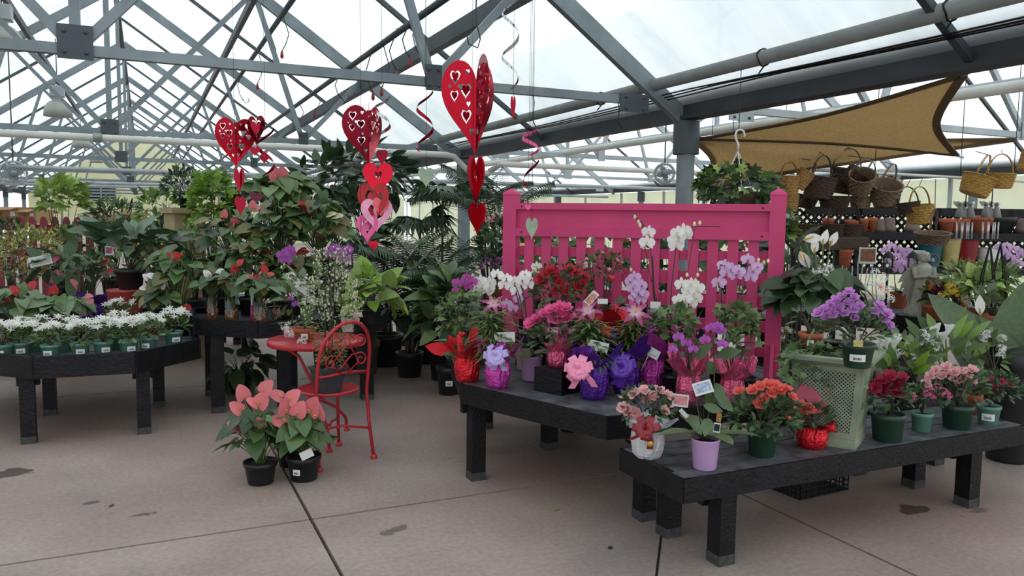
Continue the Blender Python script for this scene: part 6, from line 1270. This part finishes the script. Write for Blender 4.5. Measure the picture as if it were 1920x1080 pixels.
for k,px in enumerate((1702,1743)):
    p,s=atd(px,8.3,ZR); t=thing('garden_stake',['round wire-ringed garden stake behind the angel, left side','round wire-ringed garden stake behind the angel, right side'][k],'garden stake',p,math.atan2(RGT.y,RGT.x)); z=at(px,488,d=8.3)[0].z-ZR; r=12*s
    MB().tube([(0,0,0),(0,0,z-r)],.006,5).build('rod',M_BLK,t); MB().tube([(r*math.cos(q),0,z+r*math.sin(q)) for q in [TAU*i/18 for i in range(19)]],.01,6).build('ring',M_TAUPE,t); MB().lathe([(.001,-.01),(r*.45,0),(.001,.01)],10,0,Matrix.Translation((0,0,z))@Matrix.Rotation(PI/2,4,'X')).build('disc',M_STEELL,t)
    for q in range(4): MB().tube([(0,0,z),(r*math.cos(q*1.57),0,z+r*math.sin(q*1.57))],.004,4).build('spoke',M_TAUPE,t)
# picture card on wire easel
MWI=mat('white_wire','#d8d8d6',.4)
def easel(label,px,py,wpx,hpx,z,d,pic):
    p,s=at(px,py,d=d); t=thing('wire_easel',label,'easel',p,math.atan2(RGT.y,RGT.x)); w=wpx*s; h=hpx*s; B=ZR-p.z
    for x in(-.35,.35): MB().tube([(x*w,0,h*.5),(x*w*1.2,.02,-h*.2),(x*w*1.3,-.03,B)],.006,5).build('leg',MWI,t)
    MB().tube([(-.5*w,-.03,-h*.2),(.5*w,-.03,-h*.2)],.006,5).build('ledge',MWI,t)
    MB().tube([(0,.02,h*.4),(0,.18,B)],.006,5).build('back_leg',MWI,t)
    if pic:
        o=MB().box((0,-.03,h*.15),(w,.012,h*.65)).build('picture_frame',MWH,t,smooth=False); MB().box((0,-.038,h*.16),(w*.86,.004,h*.54)).build('print',mat('garden_print','#5c6b3c',.6,0,.5,22.,col2='#a8543a'),o,smooth=False)
    zz=p.z-h*.9; return t,zz
E_=[easel('white framed garden picture on a white wire easel',1624,485,32,44,0,8.2,True),easel('empty white wire easel left of the framed picture',1588,520,26,44,0,8.6,False),easel('empty white wire easel below the framed picture',1634,525,24,44,0,8.3,False)]
for k,(px,py,cx,cy,w,h,fl,d) in enumerate(((1685,None,1680,500,50,60,[(1660,470),(1672,462),(1685,468),(1668,482),(1680,480),(1692,478),(1700,470),(1690,492),(1700,485),(1678,495),(1684,505),(1696,498),(1662,486),(1703,492)],8.2),(1895,None,1890,500,50,60,[(1875,463),(1888,460),(1900,466),(1910,470),(1885,475),(1895,482),(1905,490),(1915,478),(1898,498),(1880,470),(1912,495)],7.0))):
    orchid(['lilac orchid with a dense spray of blooms left of the tall angel','lilac orchid at the right edge above the ferns'][k],px,None,ZR,('plain',MP_CLAY,30,36,30),[([(cx,560),(cx-4,500),(cx-8,475)],fl,[])],F_LORC,19,d=d,ll=40)
for lab,px,d,cr,tp,m,ls,n,fl in (('feathery pale green fern on the right table',1790,7.4,(1800,525,80,60),'lance',[G_FERN,leafm('leaf_blue_fern','#7f9c86')],16,240,None),('lime caladium leaves on the right table',1830,7.0,(1832,535,110,50),'heart',[G_LIME,G_VAR],28,60,None),('dark green fern at the right behind the caladium',1875,7.0,(1868,518,80,50),'lance',[G_MID,G_FERN],18,200,None),('orange flower cluster plant beside the angel',1752,7.3,(1752,555,40,40),'ov',[G_MID],18,40,('cluster',F_ORG,20,7,True,.3)),('yellow celosia in a woven bowl on the right table',1792,6.9,(1790,560,60,44),'ov',[G_MID,G_LIME],18,40,('cluster',F_YEL,20,12,True,-.2)),('dark plum coleus between the orange and yellow flowers',1772,7.15,(1772,555,40,34),'ov',[leafm('leaf_plum','#4a1f42')],16,60,None),('green leafy plant at the right end of the right table',1860,6.6,(1862,575,70,50),'ov',[G_GREY,G_MID],34,30,None)):
    shrub(lab,px,d,ZR,cr,tp,m,ls,n,potspec=('clay',MW3 if 'bowl' in lab else MP_CLAY,28,40,34),sep=ls>=16,fl=fl)
# thin black trellis rods and lanterns
for k,(px,d) in enumerate(((1846,6.7),(1866,6.9))):
    p,s=atd(px,d,ZR); t=thing('obelisk_trellis',['thin black obelisk trellis, left of the two on the right table','thin black obelisk trellis, right of the two on the right table'][k],'trellis',p)
    for a in(0,1.57,3.14,4.71): MB().tube([(.09*math.cos(a),.09*math.sin(a),0),(.06*math.cos(a),.06*math.sin(a),.45),(0,0,.72)],.006,5).build('rod',M_BLK,t)
    for z,r in((.18,.08),(.4,.065)): MB().tube([(r*math.cos(q),r*math.sin(q),z) for q in [TAU*i/12 for i in range(13)]],.004,4).build('ring',M_BLK,t)
for k,px in enumerate((1660,1706)):
    p,s=atd(px,7.9,ZR); t=thing('lantern_stake',['dark garden lantern left of the lilac orchid spray','dark garden lantern right of the lilac orchid spray'][k],'lantern',p); top=at(px,502,d=7.9)[0].z-ZR
    MB().tube([(0,0,0),(0,0,top)],.012,6).build('post',M_BLK,t); MB().lathe([(.05,top),(.055,top+.02),(.05,top+.11),(.001,top+.11)],8).build('lantern_glass',glassm(),t); MB().lathe([(.07,top+.1),(.03,top+.15),(.001,top+.17)],8).build('lantern_roof',M_BLK,t)
    for a in range(4): MB().tube([(.055*math.cos(a*1.57),.055*math.sin(a*1.57),top),(.055*math.cos(a*1.57),.055*math.sin(a*1.57),top+.1)],.005,4).build('bar',M_BLK,t)
# fill shrubs behind the right table left part
shrub('dark leafy bush behind the planter, right of the fence post',1490,6.0,0,(1482,520,70,150),'big',[G_BLACK,G_DARK],46,40,sep=True,potspec=('nursery',MP_BLK,60,60,50))
shrub('white small-flowered plant between the fence post and the baskets',1468,6.6,0,(1470,430,40,60),'maple',[G_LIME,G_MID],20,50,sep=True,potspec=('nursery',MP_BLK,60,60,50),fl=('cluster',F_WHITE,16,8,True))
shrub('small pale flowers low behind the fence post',1468,5.6,0,(1465,632,50,30),'small',[G_MID],12,60,potspec=('nursery',MP_BLK,40,50,42),fl=('cluster',F_CREAM,14,9,True))
# ================================================================ HEART MOBILES
MHR=mat('red_foil_heart','#c4182f',.16,.85,.06,4.); MHD=mat('dark_red_foil_heart','#8d1228',.14,.85,.06,4.); MHP=mat('pink_card_heart','#ee5a9c',.5); MHL=mat('pale_pink_card','#f0a3c3',.5); MHC=mat('coral_card_heart','#f0606a',.4); MSV=mat('silver_foil','#c6cbce',.15,.85); MGN=mat('dull_green_foil','#8b9a83',.3,.4)
def heart_mesh(w,h,holes=(),th=.002,name='heart',m=None,tip=0.):
    # a flat foil heart with real cut-out hearts; y up, point at the bottom
    def pts(w,h,n): 
        P=heart_pts(w,h,n); return P
    out=[V((x,y,0)) for x,y in pts(w,h,36)]; loops=[out]
    for hx_,hy,hs in holes: loops.append([V((hx_*w/2+x,hy*h/2+y,0)) for x,y in pts(w*hs,h*hs,12)][::-1])
    tris=tessellate_polygon(loops); flat=[p for l_ in loops for p in l_]; b=MB(); n=len(flat)
    b.v=[p+V((0,0,th/2)) for p in flat]+[p-V((0,0,th/2)) for p in flat]
    for a,c,d in tris: b.f+= [(a,c,d),(a+n,d+n,c+n)]; b.m+=[0,0]
    o=0
    for l_ in loops:
        k=len(l_)
        for i in range(k): b.f.append((o+i,o+(i+1)%k,n+o+(i+1)%k,n+o+i)); b.m.append(0)
        o+=k
    return b
HOL=[(-.5,.45,.2),(-.12,.5,.08),(-.15,.12,.2),(-.55,.05,.1),(.5,.5,.18),(.3,.1,.2),(.6,.15,.09),(-.3,-.15,.18),(.12,-.25,.12),(.28,-.35,.14),(-.02,-.55,.12),(-.05,-.05,.07),(.15,.48,.09)]
def half_mesh(w,h,holes,th=.002):
    out=[V((x,y,0)) for x,y in heart_pts(w,h,48) if x<=1e-6]
    b=MB(); loops=[out]
    for hx_,hy,hs in holes:
        if hx_<-.1 and hs<=-hx_*1.7: loops.append([V((hx_*w/2+x,hy*h/2+y,0)) for x,y in heart_pts(w*hs,h*hs,12)][::-1])
    tris=tessellate_polygon(loops); flat=[p for l_ in loops for p in l_]; n=len(flat)
    b.v=[p+V((0,0,th/2)) for p in flat]+[p-V((0,0,th/2)) for p in flat]
    for a,c,d in tris: b.f+= [(a,c,d),(a+n,d+n,c+n)]; b.m+=[0,0]
    o=0
    for l_ in loops:
        k=len(l_)
        for i in range(k): b.f.append((o+i,o+(i+1)%k,n+o+(i+1)%k,n+o+i)); b.m.append(0)
        o+=k
    return b
HH=[(-.6,.5,.15),(-.25,.58,.06),(-.3,.22,.16),(-.62,.12,.12),(-.22,-.06,.06),(-.28,-.3,.15),(-.48,.3,.05),(-.12,-.62,.07),(-.75,.3,.05)]
def mobile(label,px,py,d,parts,top):
    p,s=at(px,py,d=d); t=thing('heart_mobile',label,'decoration',p,math.atan2(RGT.y,RGT.x))
    for nm,x,y,w,h,m,rot,hol in parts:
        L=((x-px)*s,rnd(-.01,.01),-(y-py)*s); b=half_mesh(w*s,h*s,HH) if nm=='half_heart' else heart_mesh(w*s,h*s,hol,.002)
        o=b.build(nm,m,t,Matrix.Translation(L)@Matrix.Rotation(rot,4,'Z')@Matrix.Rotation(PI/2,4,'X'),smooth=False)
        # the little cut hearts stay hanging turned in their holes
        for q,(hx_,hy,hs) in enumerate(HH if nm=='half_heart' else hol):
            if hs>=.12: i=heart_mesh(w*s*hs*.72,h*s*hs*.72,(),.0015).build('inner_heart',m,o,Matrix.Translation((hx_*w*s/2,hy*h*s/2,0))@Matrix.Rotation(.9,4,'Y'),smooth=False)
    y1=max(q[2]+q[4]/2 for q in parts); MB().tube([(0,0,top),(0,0,-(y1-py-20)*s)],.0015,3).build('thread',M_WIRE,t); return t
def swirl(label,px,y0,y1,d,turn,m,w=.03,amp=.06):
    p,s=at(px,y0,d=d); L=(y1-y0)*s; b=MB(); n=40
    for i in range(n+1):
        u=i/n; a=TAU*turn*u; c=V((math.cos(a)*amp,math.sin(a)*amp,-L*u)); rd=V((math.cos(a),math.sin(a),0)); ww=w*math.sin(PI*min(1,max(.05,u)))**.5; b.v+=[c+UP*ww/2-rd*.004,c-UP*ww/2+rd*.004]
    for i in range(n): b.f.append((2*i,2*i+1,2*i+3,2*i+2)); b.m.append(0)
    o=b.build('foil_swirl',m,None,Matrix.Translation(p)); tag(o,label,'decoration'); z=at(px,y0,d=d)[0].z
    MB().tube([(0,0,0),(0,0,max(.5,roofz(p.x,CX[0] if p.x<4.58 else CX[1])-p.z-.1))],.0015,3).build('thread',M_WIRE,o); return o
# largest: at 875,190
mobile('largest red foil heart mobile, right of the three, with two long hearts beneath',885,185,5.5,[('half_heart',893,188,142,185,MHR,-.3,[]),('half_heart',893,188,142,182,MHR,PI+1.12,[]),('half_heart',893,184,142,182,MHD,PI-1.2,[]),('small_heart',894,330,44,96,MHD,.75,[(0,.1,.3)]),('small_heart',893,332,44,94,MHR,-.75,[(0,-.1,.22)]),('small_heart',897,405,44,64,MHD,.7,[]),('small_heart',897,405,44,64,MHR,-.8,[])],1.1)
mobile('middle heart mobile with pink and red card hearts hanging low',676,245,5.5,[('half_heart',692,245,112,118,MHD,-.25,[]),('half_heart',692,245,112,116,MHR,PI+1.3,[]),('half_heart',692,245,112,116,MHD,PI-1.4,[]),('small_heart',716,292,22,30,MHD,.0,[]),('heart',708,330,56,64,MHR,.1,[(0,.1,.28)]),('heart',699,375,66,82,mat('red_card','#b8222e',.4),-.3,[(0.05,.05,.56)]),('heart',706,398,60,64,MHL,.3,[(0,.05,.55)]),('heart',714,384,32,36,MHC,.1,[(0,0,.4)]),('heart',688,425,42,54,MHP,-.1,[(0,.08,.5)]),('tiny_heart',700,459,18,20,MHR,0,[])],1.2)
mobile('left heart mobile of crossed red foil hearts with a dark loop heart',440,262,5.5,[('half_heart',442,260,86,96,MHR,-.2,[]),('half_heart',442,260,86,94,MHR,PI+.85,[]),('half_heart',442,260,86,94,MHD,PI-1.2,[]),('loop_heart',480,240,46,56,MHD,-.5,[(0,.08,.62)]),('small_heart',448,335,20,48,MHD,.5,[]),('small_heart',447,338,22,46,MHD,-.8,[]),('small_heart',448,383,20,40,MHD,.3,[]),('tiny_heart',495,296,16,18,MHD,.1,[]),('tiny_heart',480,368,24,22,mat('deep_red_card','#5d1023',.5),.1,[]),('tiny_heart',478,282,18,18,MHD,.4,[])],1.2)
swirl('red foil swirl hanging between the middle and largest hearts',797,170,285,5.6,1.6,MHD); swirl('silver and red foil swirl right of the largest heart',958,-10,165,5.6,2.2,MSV); swirl('silver foil swirl right of the middle heart mobile',716,180,262,5.6,1.5,MSV); swirl('pink foil swirl hanging before the long grey duct',995,240,290,5.8,1.2,MHP); swirl('red foil swirl above the left end of the pink fence',997,300,352,5.8,.6,MHD); swirl('dark red foil swirl beside the left heart mobile',497,240,330,5.6,1.3,MHD)
def hang_heart(label,px,py,w,h,d,m,rot=.5):
    p,s=at(px,py,d=d); o=heart_mesh(w*s,h*s,()).build('hanging_heart',m,None,Matrix.Translation(p)@Matrix.Rotation(math.atan2(RGT.y,RGT.x)+rot,4,'Z')@Matrix.Rotation(PI/2,4,'X'),smooth=False); tag(o,label,'decoration'); MB().tube([(0,h*s*.3,0),(0,roofz(p.x,CX[0])-p.z-.1,0)],.0015,3).build('thread',M_WIRE,o)
hang_heart('dull green foil heart hanging before the fence top left corner',997,426,24,42,5.2,MGN,.3); hang_heart('dull green foil heart hanging above the fan palm',799,330,30,38,5.6,MGN,.2); hang_heart('small red foil heart seen edge-on right of the largest heart',962,200,10,48,5.6,MHD,.2); hang_heart('small pink heart just above the fence top rail',990,388,14,12,5.3,MHP,.3)

for k,(px,py,lab) in enumerate(((1035,957,'small green leaf fallen on the floor in the middle foreground'),(1143,1030,'dark scrap of leaf fallen near the slanting floor joint'),(205,950,'brown leaf scrap on the floor at lower left'))):
    p,s=at(px,py,z=.004); o=put('fallen_leaf',lmesh('ov',[G_LIME,G_BLACK,G_BRZ][k]),None,frame(p,(1,.2+k,0),UP,(.05,.05,.01))); tag(o,lab,'leaf')
